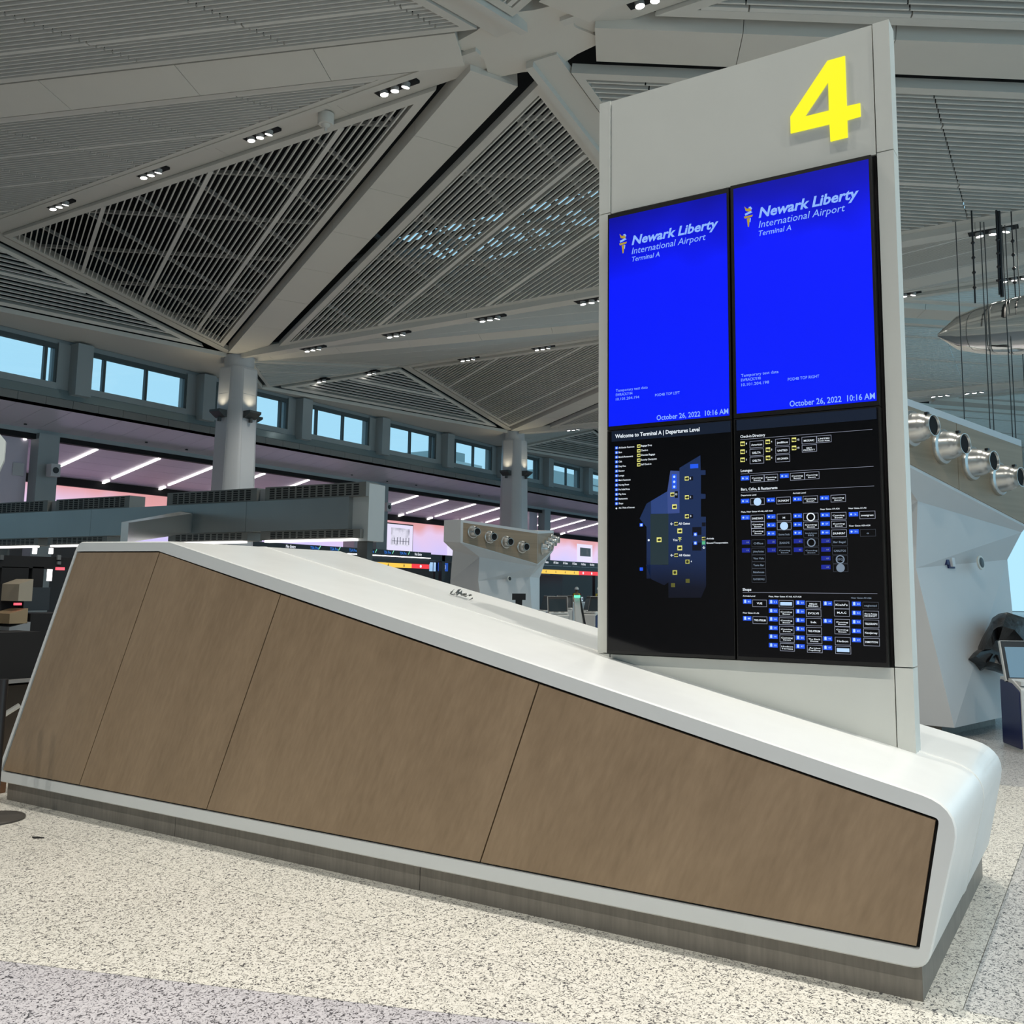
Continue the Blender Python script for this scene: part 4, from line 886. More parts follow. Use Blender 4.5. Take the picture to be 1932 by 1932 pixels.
# ================================================================== SELF-SERVICE KIOSKS
KW = mat('kiosk white', (.58, .59, .58), .4); KB = mat('kiosk navy', (.004, .010, .075), .35); KSC = mat('kiosk glass', (.03, .045, .055), .06, spec=.8)
def kiosk(hs=1.0, glow=None):
    e = empty('check_in_kiosk', (0, 0, 0), local=True); w_ = .25
    b = .70*hs
    prof = rounded([(-.27, .0), (.26, .0), (.26, b+.03), (-.05, b+.02), (-.27, b-.06)], [.03, .03, .02, .02, .03], 4)
    MB().prism([(-w_+.012, y, z) for y, z in prof], (2*w_-.024, 0, 0)).build('body', KW, e)
    pi = rounded([(-.245, .03), (.235, .03), (.235, b-.0), (-.05, b-.02), (-.245, b-.09)], .02, 3)
    for s in (-1, 1): MB().prism([(s*w_, y, z) for y, z in pi], (-s*.014, 0, 0)).build('side_panel', KB, e)
    d = V((0, .32, 1)).normalized(); nn = V((0, -1, .32)).normalized(); c = V((0, .13, b+.2))
    MB().obox(c, (1, 0, 0), d, nn, (w_, .21, .03)).build('screen_housing', DARKM, e)
    MB().obox(c+nn*.002, (1, 0, 0), d, nn, (w_+.012, .218, .02)).build('white_rim', KW, e)
    MB().obox(c+nn*.031-d*.02, (1, 0, 0), d, nn, (w_-.03, .165, .002)).build('screen', glow or KSC, e)
    MB().box((-w_+.03, -.24, b-.03), (w_-.03, -.06, b+.012)).build('tray', KW, e)
    MB().box((-.13, -.20, b+.012), (-.02, -.12, b+.022)).build('card_slot', DARKM, e); MB().box((.05, -.2, b+.012), (.14, -.1, b+.02)).build('scanner_window', DARKM, e)
    MB().box((-w_+.04, -.285, b*.55), (w_-.04, -.262, b*.62)).build('ticket_slot', DARKM, e)
    return e
SKY_SCR = emis('kiosk screen sheen', (.15, .27, .36), .9)  # pale blue reflection on the kiosk glass, put in as emission
kA = kiosk(1.0, SKY_SCR); kA.location = (11.27, .80, 0); kA.rotation_euler = (0, 0, math.radians(-63.4))
tag(kA, 'low navy and white check-in kiosk with a tilted screen against the near white pod', 'kiosk')
kB = kiosk(1.5); kB.location = atd(1053, 1160, 24)*1; kB.location.z = 0; kB.rotation_euler = (0, 0, math.radians(-52))
tag(kB, 'white check-in kiosk with a black screen facing us past the distant pod', 'kiosk', 'kiosks in the hall')
def kcopy(px, D, rz, label): 
    p = atd(px, 1130, D); return tag(dup(kB, (p.x, p.y, 0), math.radians(rz), label=label), group='kiosks in the hall')
kcopy(1121, 25, -100, 'kiosk with a navy side panel partly hidden by the pylon edge')
kcopy(1108, 26.5, -115, 'kiosk showing its navy side between the green-lit gate and the pylon')
kcopy(1026, 26, -115, 'thin white kiosk seen edge-on close to the distant pod stem')
kcopy(1066, 30, -60, 'small white kiosk behind the black-screened one')
# black-bagged machine behind the low kiosk
bagp = [(1818,1247),(1832,1233),(1843,1226),(1852,1205),(1866,1180),(1872,1166),(1884,1158),(1900,1155),(1935,1166),(1965,1200),(1965,1280),(1915,1274),(1892,1272),(1875,1266),(1858,1262),(1848,1267),(1835,1258)]
e = empty('bagged_machine', tuple(atd(1925, 1230, 10.95).xy)+(0,), 'machine wrapped in a crumpled black plastic bag behind the low navy kiosk', 'machine')
cx0 = sum(p[0] for p in bagp)/len(bagp); cy0 = sum(p[1] for p in bagp)/len(bagp); rr = random.Random(8); loops = []
for D_, s in ((10.72, .25), (10.66, .62), (10.76, .86), (10.92, 1.0), (11.05, .96), (11.15, .7)):
    loops.append([atd(cx0+(x-cx0)*s, cy0+(y-cy0)*s, D_+rr.uniform(-.05, .05)) for x, y in bagp])
MB().loft(loops).build('plastic_bag', mat('black plastic', (.008, .008, .009), .3, spec=.6, bump=.6, bscale=14), e, True)
pp = atd(1925, 1230, 10.95); MB().lathe([(.16, 0), (.16, .02), (.05, .03), (.05, .9)], (pp.x, pp.y, 0), (0, 0, 1), 16).build('stand', DARKM, e, True)

# green-lit gate post and counter behind
def pxbox(mb, x0, y0, x1, y1, Y, dep=.1):
    a, b = ony(x0, y0, Y), ony(x1, y1, Y); c = ony(x0, y1, Y)
    return mb.box((a.x, Y, min(c.z, a.z)), (b.x, Y+dep, max(a.z, c.z)))
p0 = atd(1089, 1127, 22); p1 = atd(1098, 1185, 22)
e = empty('boarding_gate', (p1.x, p1.y, 0), 'slanted white gate post with a green light on top in the hall', 'gate')
rt2 = V((.54, -.84, 0)); dp = V((.84, .54, 0))
MB().loft([[V((p1.x, p1.y, 0))+rt2*a+dp*b for a, b in ((-.09, 0), (.09, 0), (.09, .5), (-.09, .5))], [V((p0.x, p0.y, 1.47))+rt2*a+dp*b for a, b in ((-.06, .05), (.06, .05), (.06, .45), (-.06, .45))]]).build('post', KW, e)
MB().loft([[V((p1.x, p1.y, .7))+rt2*a+dp*b for a, b in ((.09, -.01), (.12, -.01), (.12, .5), (.09, .5))], [V((p0.x, p0.y, 1.44))+rt2*a+dp*b for a, b in ((.06, .04), (.09, .04), (.09, .45), (.06, .45))]]).build('black_edge', DARKM, e)
MB().obox((p0.x, p0.y, 1.48), rt2, dp, (0, 0, 1), (.07, .05, .03)).build('green_lamp', emis('green lamp', (.12, .75, .45), 1.6), e)
e = empty('hall_counter', tuple(ony(1090, 1150, 24.0).xy)+(0,), 'long white counter behind the kiosks in the security hall', 'counter')
a = ony(1062, 1130, 24.0); b_ = ony(1160, 1130, 24.0)
box((a.x, 24.0, .0), (b_.x, 24.5, .98)).build('front', KW, e); box((a.x-.1, 23.9, .98), (b_.x, 24.55, 1.04)).build('top', SOLID, e)
for i, px in enumerate((1062.5, 1098, 1115.5)):
    q = ony(px, 1120, 24.1); e = empty('counter_sign', (q.x, 24.1, 1.04), ('white counter sign with a dark emblem standing before the brown wall', 'white counter sign beside the worker in the helmet', 'white counter sign close to the pylon edge')[i], 'sign', 'small signs on the counter', local=True)
    box((-.14, 0, 0), (.14, .03, .36)).build('board', DARKM, e); box((-.10, -.01, .04), (.10, 0, .27)).build('card', emis('sign card', (.45, .55, .6), .9), e); MB().lathe([(.05, 0), (.05, .012)], (0, -.01, .16), (0, -1, 0), 12).build('emblem', NAVY, e)
# dark monitor stand before the distant pod
q = atd(979, 1130, 27.5); e = empty('monitor_stand', (q.x, q.y, 0), 'small black monitor on a stand in front of the distant pod stem', 'monitor', local=True, rz=math.radians(-58))
box((-.2, -.05, 1.33), (.2, .02, 1.52)).build('screen', DARKM, e); box((-.1, -.02, 1.1), (.1, .02, 1.35)).build('neck', DARKM, e); box((-.28, -.2, .9), (.3, .25, 1.12)).build('cabinet', DARKM, e); box((-.24, -.16, 0), (.26, .2, .9)).build('pedestal', DARKG, e)

# ================================================================== SECURITY LANE SIGN BARS (y = 28)
YB = 28.0
def xb(px, py=1060): return ony(px, py, YB).x
BARTX = emis('lane lettering white', (.85, .88, .95), 1); BARBL = emis('lane lettering blue', (.02, .16, .62), 1); BARGR = emis('tick green', (.25, .8, .5), 1)
YEL = emis('lane yellow', (1.0, .62, .06), 1.0); RED = emis('lane red', (.95, .03, .04), 1.0)
def bar_text(e, s, x, z, hgt, m):
    vs, fs = text_geo(s, .02); a0 = min(v[0] for v in vs); k_ = hgt/.7
    MB().add([(x+(v[0]-a0)*k_*.8, YB-.012, z+v[1]*k_) for v in vs], fs).build('lettering', m, e, recalc=False)
def tick(e, x, z):
    MB().add([(x, YB-.012, z+.03), (x+.03, YB-.012, z), (x+.14, YB-.012, z+.16), (x+.10, YB-.012, z+.17), (x+.03, YB-.012, z+.06)], [(0, 1, 2, 3, 4)]).build('tick_mark', BARGR, e, recalc=False)
bar = empty('lane_sign_bar', (30, YB, 3.2), 'black overhead lane sign bar with blue lettering and green ticks behind the island', 'sign', 'overhead lane signs')
x1 = xb(813); box((22.0, YB, 3.12), (x1, YB+.2, 3.37)).build('bar', DARKM, bar); box((22.0, YB+.05, 2.84), (x1, YB+.15, 3.08)).build('under_bar', DARKM, bar)
bar_text(bar, 'No Entry', xb(538), 3.2, .12, BARTX)
for px in (584, 621.5, 657.5, 691, 723.5, 753.5): bar_text(bar, 'TSA Pre', xb(px), 3.2, .12, BARBL); tick(bar, xb(px+15.5), 3.2)
bar_text(bar, 'No Entry', xb(782), 3.2, .12, BARTX)
for a, b in ((657, 688), (690.5, 720.5), (723, 752), (754, 781), (782.5, 812)): box((xb(a), YB-.02, 3.085), (xb(b), YB+.1, 3.115)).build('light_line', STRIPE, bar)
stp = empty('lane_status_strip', (33, YB+.1, 2.7), 'yellow and red lane status strip under the black sign bar, half hidden by the island', 'sign', 'overhead lane strips')
box((24, YB+.1, 2.60), (xb(780), YB+.2, 2.80)).build('yellow_strip', YEL, stp); box((xb(780), YB+.1, 2.60), (x1, YB+.2, 2.80)).build('red_strip', RED, stp)
def darrow(e, x, z, m):
    MB().add([(x-.02, YB+.09, z+.07), (x+.02, YB+.09, z+.07), (x+.02, YB+.09, z), (x+.06, YB+.09, z), (x, YB+.09, z-.07), (x-.06, YB+.09, z), (x-.02, YB+.09, z)], [tuple(range(7))]).build('arrow', m, e, recalc=False)
for px in (735.5, 765.5): darrow(stp, xb(px), 2.7, IKK)
MB().lathe([(.07, 0), (.07, .01)], (xb(797), YB+.1, 2.7), (0, -1, 0), 14).build('stop_symbol', BARTX, stp)
bar2 = empty('lane_sign_bar', (48, YB, 3.2), 'black overhead lane sign bar with white lettering between the distant pod and the pylon', 'sign', 'overhead lane signs')
xa, xz = xb(1012), 56.5; box((xa, YB, 3.1), (xz, YB+.2, 3.38)).build('bar', DARKM, bar2); box((xa, YB+.05, 2.85), (xz, YB+.15, 3.06)).build('under_bar', DARKM, bar2)
for i, px in enumerate((1025, 1044, 1062, 1079.5, 1096.5, 1113)): bar_text(bar2, 'All Gates' if i < 4 else 'No Entry', xb(px), 3.2, .13, BARTX)
for a, b in ((1020, 1042), (1043, 1060), (1061.5, 1078), (1079.5, 1095), (1096.5, 1112), (1113, 1130)): box((xb(a), YB-.02, 3.06), (xb(b), YB+.1, 3.09)).build('light_line', mat('light line grey', (.6, .6, .65), .4), bar2)
st2 = empty('lane_status_strip', (48, YB+.1, 2.7), 'yellow and red lane status strip between the distant pod and the pylon', 'sign', 'overhead lane strips')
box((xb(1016), YB+.1, 2.6), (xb(1023), YB+.2, 2.83)).build('red_strip', RED, st2); box((xb(1023), YB+.1, 2.6), (xb(1095), YB+.2, 2.83)).build('yellow_strip', YEL, st2); box((xb(1095), YB+.1, 2.6), (xz, YB+.2, 2.83)).build('red_strip', RED, st2)
for px in (1033, 1051.5, 1069, 1086): darrow(st2, xb(px), 2.72, IKK)
for px in (1103, 1119): MB().lathe([(.08, 0), (.08, .01)], (xb(px), YB+.1, 2.72), (0, -1, 0), 14).build('stop_symbol', BARTX, st2)
sup = empty('lane_sign_frame', (40, YB+.3, 0), 'tall black posts and beam carrying the lane signs', 'frame')
for px in (843, 1130): box((xb(px)-.12, YB+.2, 0), (xb(px)+.12, YB+.4, 3.3)).build('post', DARKM, sup)
box((22, YB+.2, 3.0), (xz, YB+.4, 3.3)).build('beam', DARKM, sup)
def panel_blk(x0, x1, z1, Y, label, m=DARKM):
    return tag(box((x0, Y, 0), (x1, Y+.12, z1)).build('screening_panel', m), label, 'panel')
panel_blk(xb(843), xb(876), 2.95, 28.7, 'tall black panel between the two pairs of blue lane signs')
panel_blk(xb(926), xb(960), 2.95, 28.7, 'tall black panel seen beside the stem of the distant pod')
panel_blk(xb(735), xb(741), 2.6, 28.7, 'thin black post panel above the island edge')
panel_blk(xb(1062), xb(1126), 2.6, 30.5, 'wide black panel behind the worker in the helmet')
panel_blk(xb(1034), xb(1062), 2.6, 31.5, 'brownish wall panel behind the kiosks', mat('brown panel', (.13, .115, .095), .6))
panel_blk(xb(1020), xb(1032), 2.6, 29.5, 'pale bluish panel beside the distant pod stem', mat('pale blue panel', (.25, .28, .33), .5))
SB = emis('sign blue', (.012, .07, .42), 1); SPB = screen_mat('pale blue screen', [(0.3, (.25, .45, .75)), (.7, (.45, .68, .95))], 2, 1, 'Z', 0, 5)
def bsign(x0, x1, y0, y1, label, icon):
    a = ony(x0, y0, 28.5); b = ony(x1, y1, 28.5); e = empty('lane_blue_sign', ((a.x+b.x)/2, 28.5, b.z), label, 'sign', 'small blue lane signs')
    box((a.x, 28.5, b.z), (b.x, 28.56, a.z)).build('board', SB if icon else SPB, e)
    if icon:
        c = ((a.x+b.x)/2, 28.49, (a.z+b.z)/2); MB().lathe([(.15, 0), (.15, .004)], c, (0, -1, 0), 20).build('emblem_ring', BARTX, e); MB().lathe([(.125, .006), (.125, .008)], c, (0, -1, 0), 20).build('emblem_disc', SB, e)
        MB().box((c[0]-.08, 28.475, c[2]+.02), (c[0]+.08, 28.48, c[2]+.06)).box((c[0]-.02, 28.475, c[2]-.09), (c[0]+.02, 28.48, c[2]+.06)).build('emblem_mark', BARTX, e)
    else: box(((a.x+b.x)/2-.02, 28.49, b.z), ((a.x+b.x)/2+.02, 28.5, a.z)).build('divider', NAVY, e)
bsign(812, 822, 1061, 1078, 'pale blue screen just past the red strip', False); bsign(828.5, 845, 1061.5, 1078, 'blue sign with a round emblem over the island edge', True)
bsign(886, 902, 1064, 1080, 'pale blue double screen beside the stem of the distant pod', False); bsign(906, 922, 1065.5, 1081, 'blue sign with a round emblem touching the distant pod stem', True)

# ================================================================== STEEL GANTRY
gan = empty('steel_gantry', (11.2, 12, 2.3), 'long brushed steel gantry with slotted vent boxes above the island', 'gantry')
gd_ = V((-.5, 9.45, 0)).normalized(); gx = V((gd_.y, -gd_.x, 0)); G0 = V((11.0, 10.05, 0))
def gy_(px): p = onx(px, 960, 10.8); return (p-G0).dot(gd_)*1.0
def gbox(t0, t1, z0, z1, d0, d1, name, m, parent=None):
    c = G0+gd_*(t0+t1)/2+gx*(d0+d1)/2+V((0, 0, (z0+z1)/2))
    return MB().obox(c, gd_, gx, (0, 0, 1), ((t1-t0)/2, (d1-d0)/2, (z1-z0)/2)).build(name, m, parent or gan)
for t0, t1 in ((.32, 2.55), (2.556, 6.6), (6.606, 9.6), (9.606, 16)): gbox(t0, t1, 2.548, 3.06, 0, .42, 'duct_panel', STEELB)
gbox(.0, .32, 2.36, 3.27, .10, .5, 'end_plate', mat('end plate grey', (.42, .45, .46), .45))
VENT = mat('vent casing', (.20, .20, .19), .5, metal=.3); VSL = mat('vent slot', (.01, .01, .01), .8)
def vent(t0, t1, z0, z1, rows, lit):
    v = gbox(t0, t1, z0, z1, .02, .36, 'vent_box', VENT); n = int((t1-t0)/.15); s = MB()
    for r_ in range(rows):
        zz = z0+(z1-z0)*(r_+1)/(rows+1)
        for i in range(n-1):
            t = t0+.14+(i+.5*(r_ % 2)*.0)*.15
            if t+.12 > t1-.08: continue
            c = G0+gd_*(t+.055)+gx*.019+V((0, 0, zz)); s.obox(c, gd_, gx, (0, 0, 1), (.052, .004, (z1-z0)*.055))
    s.build('slots', VSL, v, kind='stuff')
    if lit: gbox(t0+.1, t1-.12, z0-.04, z0-.005, .0, .12, 'light_bar', emis('gantry lamp', (1, .96, .92), 2.2) if 'GL' not in globals() else GL, v)
for a, b in ((672, 490), (475, 316), (250, 122), (107, 0), (-12, -120)): vent(gy_(a), gy_(b), 3.062, 3.29, 5, False)
for a, b in ((664, 485), (462, 322), (215, 112), (96, 0)): vent(gy_(a), gy_(b), 2.40, 2.545, 4, True)
gbox(9.7, 10.0, 0, 2.5, .1, .4, 'leg', DARKG); gbox(15.5, 15.8, 0, 2.5, .1, .4, 'leg', DARKG); gbox(.1, .3, 0, 2.4, .22, .36, 'leg', DARKG)
for a, b in ((490, 475), (122, 108)): gbox(gy_(a), gy_(b), 3.06, 3.27, .1, .34, 'spacer', mat('spacer grey', (.40, .42, .45), .5))
pA = onx(345, 985, 10.95); pB = atd(228, 1004, 11.2)
MB().loft([[pA+V((0, 0, z_))+gx*q for q, z_ in ((0, -.16), (.34, -.16), (.34, .2), (0, .2))], [pB+V((0, 0, z_))+gx*q for q, z_ in ((0, -.12), (.1, -.12), (.1, .12), (0, .12))]]).build('branch_duct', mat('polished branch steel', (.55, .57, .57), .22, metal=.9), gan)

# ================================================================== BLACK SCANNER FRAMES AT THE EDGE
YF = 9.4
def pxb(x0, y0, x1, y1, dep, name, m, e, Y=YF): return pxbox(MB(), x0, y0, x1, y1, Y, dep).build(name, m, e)
e = empty('scanner_portal', tuple(ony(60, 1300, YF).xy)+(0,), 'tall black scanner frame with red lamps beside the sloping end of the island', 'scanner')
pxb(-60, 1045, 140, 1069, .3, 'top_beam', BLACK, e); pxb(4, 1069, 23, 1480, .25, 'post', BLACK, e); pxb(62, 1069, 79, 1128, .2, 'post', BLACK, e); pxb(-60, 1046, -45, 1480, .25, 'post', BLACK, e)
pxb(47, 1108, 92, 1152, .08, 'monitor', DARKM, e, YF-.1); pxb(58, 1158, 132, 1485, .5, 'cabinet', BLACK, e, YF-.2)
REDL = emis('red lamp', (1.0, .10, .14), 1.5)
pxb(108, 1070, 122, 1075.5, .03, 'red_lamp', REDL, e, YF-.26); pxb(29, 1137.5, 41, 1142, .03, 'red_lamp', REDL, e, YF-.26)
pxb(109, 1047, 115, 1056, .02, 'grey_tag', mat('tag grey', (.12, .12, .12), .5), e, YF-.02); pxb(109, 1059, 115, 1065, .02, 'grey_tag', mat('tag grey', (.12, .12, .12), .5), e, YF-.02); pxb(1, 1047, 7, 1056, .02, 'grey_tag', mat('tag grey', (.08, .08, .08), .5), e, YF-.02)
e = empty('black_desk', tuple(ony(30, 1400, YF-.9).xy)+(0,), 'low black desk in the shadow beneath the scanner frame', 'desk')
pxb(-60, 1196, 70, 1290, .6, 'desk_body', BLACK, e, YF-.7); pxb(-60, 1290, 110, 1296, .7, 'desk_edge', mat('desk edge grey', (.2, .2, .2), .4), e, YF-.8); pxb(-60, 1300, 90, 1470, .5, 'modesty_panel', mat('dark brown board', (.035, .022, .012), .6), e, YF-.6)
CARD = mat('cardboard tan', (.26, .19, .11), .7)
for i, (x0, y0, x1, y1, m, lb) in enumerate([(19, 1154, 51, 1176, CARD, 'tan open box lid on the black desk by the scanner frame'), (18, 1180, 56, 1195, mat('grey tray', (.22, .23, .24), .4), 'grey metal tray on the black desk below the tan lid'), (37, 1098, 60, 1134, mat('beige case', (.30, .26, .20), .6), 'beige case standing behind the scanner posts')]):
    a = ony(x0, y0, YF-.3); b = ony(x1, y1, YF-.3)
    t = MB().prism([(a.x, YF-.3, b.z), (b.x, YF-.3, b.z), (b.x, YF-.3, a.z+.03), (a.x, YF-.3, a.z-.02)], (0, .3, 0)).build('open_box' if i == 0 else ('tray' if i == 1 else 'case'), m); tag(t, lb, 'box')
for i, (x0, y0, x1, y1) in enumerate([(65, 1034, 69.5, 1045), (96, 1034, 100, 1045), (93, 1073, 97.5, 1096)]):
    a = ony(x0, y0, 14); b = ony(x1, y1, 14); tag(box((a.x, 14, b.z), (b.x, 14.05, a.z)).build('tube_lamp', STRIPE), ('short upright tube lamp over the scanner beam, paired with one closer to the island', 'short upright tube lamp over the scanner beam close to the island', 'upright white tube lamp seen through the scanner frame')[i], 'light')
for x0, x1, lb in ((24, 44, 'grey far window seen through the scanner frame'), (52, 64, 'bright far window seen through the scanner frame')):
    a = ony(x0, 1070, 33); b = ony(x1, 1088, 33); tag(box((a.x, 33, b.z), (b.x, 33.05, a.z)).build('lit_opening', emis('far window', (.35, .55, .6), .9) if x0 > 50 else mat('far grey pane', (.16, .18, .19), .5)), lb, 'opening')
e = box((ony(0, 1500, 7.5).x-.5, 7.5, 0), (ony(10, 1500, 7.5).x, 7.9, .16)).build('cardboard_box', mat('brown carton', (.16, .08, .04), .7)); tag(e, 'brown carton on the floor behind the end of the plinth', 'box')
MB_ = MB().tube([ony(-30, 1372, 8.0), ony(36, 1331, 8.0)], .022, 8).build('chrome_rail', STEEL); tag(MB_, 'slanted bright chrome rail before the dark desk', 'rail')
# stanchion
c = onz(-14, 1547, 0); e = empty('barrier_stanchion', (c.x, c.y, 0), 'round dark base of a barrier post on the terrazzo beside the island end', 'stanchion', local=True)
MB().lathe([(.20, 0), (.20, .012), (.19, .02), (.05, .03)], (0, 0, 0), (0, 0, 1), 40).build('base', mat('stanchion grey', (.055, .05, .045), .5), e, True); MB().lathe([(.03, .03), (.03, .95)], (0, 0, 0), (0, 0, 1), 16).build('pole', DARKM, e, True)
p = onz(60, 1580, 0); tag(MB().prism([(p.x, p.y, 0), (p.x+.02, p.y-.03, 0), (p.x+.03, p.y-.09, 0), (p.x-.01, p.y-.04, 0)], (0, 0, .006)).build('debris_chip', BLACK), 'tiny black chip on the cream terrazzo near the barrier base', 'scrap')
# pale totem edge at the border
q = atd(9, 850, 8.0); e = empty('pale_totem', (q.x-.35, q.y+.25, 0), 'rounded pale sign panel just entering at the picture border over the gantry', 'sign')
dl = V((-.86, .51, 0)); zt_ = atd(5, 818, 8.0).z; zb_ = atd(5, 890, 8.0).z
MB().prism([q*1+V((0, 0, zt_-.06-q.z)), q+dl*.05+V((0, 0, zt_-q.z)), q+dl*.8+V((0, 0, zt_-q.z)), q+dl*.8+V((0, 0, zb_-q.z)), q+dl*.03+V((0, 0, zb_-q.z)), q+V((0, 0, zb_+.1-q.z))], V((.5, .8, 0))*.12).build('panel', PYL, e)
pq = q+dl*.5; box((pq.x-.04, pq.y, 0), (pq.x+.04, pq.y+.08, zb_+.1)).build('post', DARKG, e)

# ================================================================== HANGING MIRROR SCULPTURE
cS = atd(1995, 606, 20.3)
sc_ = empty('hanging_sculpture', tuple(cS), 'polished mirror-steel leaf-shaped sculpture hanging on cables beside the pylon', 'sculpture')
lo = []; yv = V((-.10, .995, -.02)).normalized(); zv = V((0, 0, 1)); xv_ = yv.cross(zv)
for i in range(0, 13):
    t = -1+2*i/12; tt = max(-.999, min(.999, t)); w_ = math.sqrt(1-tt*tt)
    lo.append([cS+yv*2.42*tt+zv*(.70*w_*math.sin(a)+.18*tt*-0)+xv_*(.16*w_*math.cos(a)) for a in [6.2832*k/28 for k in range(28)]])
MB().loft(lo).build('mirror_leaf', MIRROR, sc_, True)
MAR = mat('maroon lacquer', (.10, .012, .016), .35)
for px, y0, y1, w_ in ((1838, 505, 572, .018), (1884, 483, 556, .022), (1914, 520, 560, .012)):
    a = atd(px, y0, 20.1); b = atd(px+2, y1, 20.1); a.z = max(a.z, ZV-.03) if px == 1884 else a.z
    top = V((a.x, a.y, ZV-.02)); t = MB(); t.tube([top, b], w_, 8)
    for k in range(4): c = top+(b-top)*(.35+.16*k); t.lathe([(.01, -.05), (.045, 0), (.01, .05)], c, b-top, 8)
    t.build('hanger_rod', DARKM, sc_)
a = atd(1890, 522, 20.1); b = atd(1891, 560, 20.1); MB().tube([V((a.x, a.y, ZV-.02)), b], .04, 8).build('hanger_bar', DARKM, sc_)
for px, y1 in ((1811, 900), (1858, 900), (1865, 880), (1899, 930), (1905, 940), (1926, 950)):
    a = atd(px, 600, 20.6); tag(MB().tube([V((a.x, a.y, ZV-.02)), V((a.x, a.y, 3.6))], .011, 6).build('cable', DARKG), 'thin dark cable hanging near the mirror sculpture', 'cable', 'cables around the mirror sculpture')

# ================================================================== PEOPLE
SKIN = mat('skin', (.30, .17, .11), .55); DENIM = mat('grey blue trousers', (.09, .11, .14), .8); VEST = mat('hi-vis yellow', (.62, .55, .05), .7); REDS = mat('red shirt', (.30, .012, .02), .8); HAT = mat('white helmet', (.75, .76, .75), .35); BOOT = mat('dark boots', (.015, .015, .02), .6); TEAL = mat('dark work jacket', (.05, .05, .06), .8)
def skin_mesh(name, J, E, rad, m, parent, root=0, grow=0, sub=1):
    me = bpy.data.meshes.new(name); me.from_pydata(J, E, []); o = bpy.data.objects.new(name, me); COL.objects.link(o); me.materials.append(m); o.parent = parent
    md = o.modifiers.new('skin', 'SKIN'); md.use_smooth_shade = True
    for i, r in enumerate(rad):
        sv = me.skin_vertices[0].data[i]; rr_ = r if isinstance(r, tuple) else (r, r); sv.radius = (rr_[0]+grow, rr_[1]+grow); sv.use_root = i == root
    s = o.modifiers.new('sub', 'SUBSURF'); s.levels = sub; s.render_levels = sub
    return o
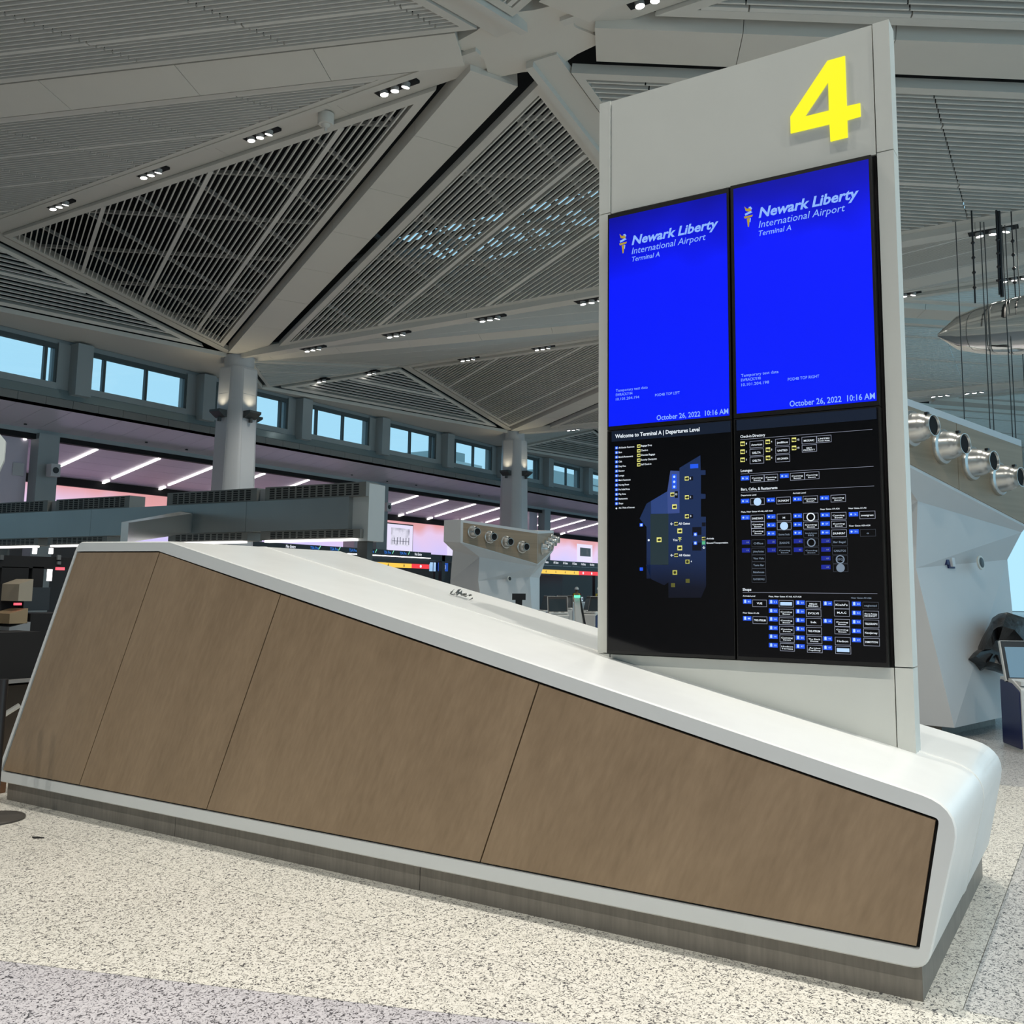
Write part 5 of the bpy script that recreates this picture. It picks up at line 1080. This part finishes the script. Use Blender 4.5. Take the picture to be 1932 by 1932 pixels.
def person(loc, rz, label, armL, armR, shirt, vest):
    e = empty('person', loc, label, 'person', 'people in the hall', local=True, rz=rz)
    J = [(0,0,.98),(0,0,1.15),(0,.01,1.34),(0,.02,1.46),(0,.01,1.53),(0,0,1.60),(0,-.01,1.70),
         (-.10,0,.92),(-.11,-.02,.50),(-.12,.03,.10),(-.13,-.10,.04),(.10,0,.92),(.12,-.03,.50),(.15,.02,.10),(.17,-.11,.04)]
    E = [(0,1),(1,2),(2,3),(3,4),(4,5),(5,6),(0,7),(7,8),(8,9),(9,10),(0,11),(11,12),(12,13),(13,14)]
    R = [(.15,.11),(.135,.10),(.16,.11),(.13,.08),.055,.085,.075,.085,.06,.042,.035,.085,.06,.042,.035]
    def arm(s, pts):
        n = len(J); J.append((s*.17,.02,1.43)); R.append(.058); E.append((3, n))
        for i, (p, r) in enumerate(zip(pts, (.044, .030, .028))): J.append(p); R.append(r); E.append((n+i, n+i+1))
        w_ = n+3; tip = V(pts[2]); d = (tip-V(pts[1])).normalized(); sd = d.orthogonal().normalized()
        for k, (a, l) in enumerate(((-.03, .07), (-.01, .085), (.01, .08), (.028, .065))): J.append(tuple(tip+sd*a+d*l)); R.append(.009); E.append((w_, len(J)-1))
        J.append(tuple(tip+d.cross(sd)*.035+d*.02)); R.append(.010); E.append((w_, len(J)-1))
        return n
    aL = arm(-1, armL); aR = arm(1, armR)
    skin_mesh('body', J, E, R, SKIN, e)
    skin_mesh('trousers', [J[i] for i in (0, 7, 8, 9, 11, 12, 13)], [(0,1),(1,2),(2,3),(0,4),(4,5),(5,6)], [R[i] for i in (0, 7, 8, 9, 11, 12, 13)], DENIM, e, grow=.02)
    skin_mesh('shirt', [J[i] for i in (0, 1, 2, 3, aL, aL+1, aL+2, aR, aR+1, aR+2)], [(0,1),(1,2),(2,3),(3,4),(4,5),(5,6),(3,7),(7,8),(8,9)], [R[i] for i in (0, 1, 2, 3, aL, aL+1, aL+2, aR, aR+1, aR+2)], shirt, e, grow=.016)
    if vest:
        for s in (-1, 1): MB().loft([[(s*.17, -.10, 1.0), (s*.17, .12, 1.0), (s*.09, .145, 1.0), (s*.10, -.135, 1.0)], [(s*.19, -.11, 1.3), (s*.19, .13, 1.3), (s*.08, .15, 1.3), (s*.11, -.15, 1.3)], [(s*.17, -.04, 1.49), (s*.17, .07, 1.49), (s*.07, .1, 1.5), (s*.08, -.08, 1.5)]]).build('vest_side', VEST, e, True)
        MB().box((-.16, .13, 1.0), (.16, .15, 1.42)).build('vest_back', VEST, e)
    for s in (-1, 1): MB().lathe([(.045, 0), (.055, .05), (.05, .12), (.045, .2)], (s*.135, .02, 0), (0, 0, 1), 10).build('boot', BOOT, e, True)
    h = MB().lathe([(.125, 0), (.122, .03), (.105, .09), (.06, .135), (.01, .15)], (0, 0, 1.70), (0, 0, 1), 20).build('helmet', HAT, e, True)
    MB().prism([(-.09, -.10, 1.70), (.09, -.10, 1.70), (.06, -.19, 1.695), (-.06, -.19, 1.695)], (0, 0, .014)).build('helmet_peak', HAT, h)
    f = MB(); 
    for s in (-1, 1): f.lathe([(.012, 0), (.006, .008)], (s*.032, -.088, 1.645), (0, -1, 0), 8)
    f.box((-.028, -.088, 1.565), (.028, -.082, 1.573)); f.build('eyes_and_mouth', DARKM, e)
    MB().lathe([(.016, -.02), (.012, .01), (.004, .02)], (0, -.09, 1.612), (0, -1, -.2), 8).build('nose', SKIN, e, True)
    for s in (-1, 1): MB().obox((s*.083, 0, 1.625), (1, 0, 0), (0, 1, 0), (0, 0, 1), (.008, .02, .03)).build('ear', SKIN, e)
    return e
person((45.0, 25.4, 0), math.radians(-58), 'person in a white helmet and yellow vest over a red shirt standing by the kiosks', [(-.24,.02,1.18), (-.14,-.16,1.10), (-.06,-.20,1.12)], [(.27,.04,1.2), (.22,-.12,1.22), (.14,-.18,1.26)], REDS, True)
q = ony(1130.5, 1150, 22.5)
person((q.x, 22.5, 0), math.radians(-75), 'person in a white helmet almost hidden by the pylon edge', [(-.25,.0,1.18), (-.18,-.14,1.0), (-.16,-.2,.93)], [(.25,.02,1.2), (.2,-.1,1.0), (.18,-.16,.92)], TEAL, True)

# ================================================================== OUTSIDE THE CLERESTORY
BG1 = mat('far building pale', (.42, .47, .46), .7); BG2 = mat('far building grey', (.30, .36, .36), .7)
e = empty('far_building', (108, 80, 0), 'pale grey roof plant block seen through the clerestory window beside the farther column', 'building')
a = ony(851, 868, 80); b = ony(902, 880, 80)
box((a.x, 80, 12), (b.x+1, 92, ony(851, 867, 80).z)).build('wall', BG1, e); box((ony(860, 850, 80).x, 82, 12), (ony(898, 850, 80).x, 90, ony(860, 846, 80).z)).build('plant_room', BG2, e)
for i in range(8): box((a.x+1+i*1.2, 79.95, 13), (a.x+1.1+i*1.2, 80, 19.5)).build('wall_rib', BG2, e)
e = empty('far_building', (140, 80, 0), 'long grey building seen through the clerestory windows close to the pylon', 'building')
box((ony(1030, 890, 80).x, 80, 12), (ony(1090, 890, 80).x, 95, ony(1040, 886, 80).z)).build('wall', BG2, e); box((ony(1090, 890, 80).x, 80, 12), (175, 95, ony(1100, 898, 80).z)).build('wall', BG1, e)
for i in range(7): box((ony(1090, 890, 80).x, 79.9, 14+i*1.1), (175, 80, 14.12+i*1.1)).build('wall_band', FRAME, e)
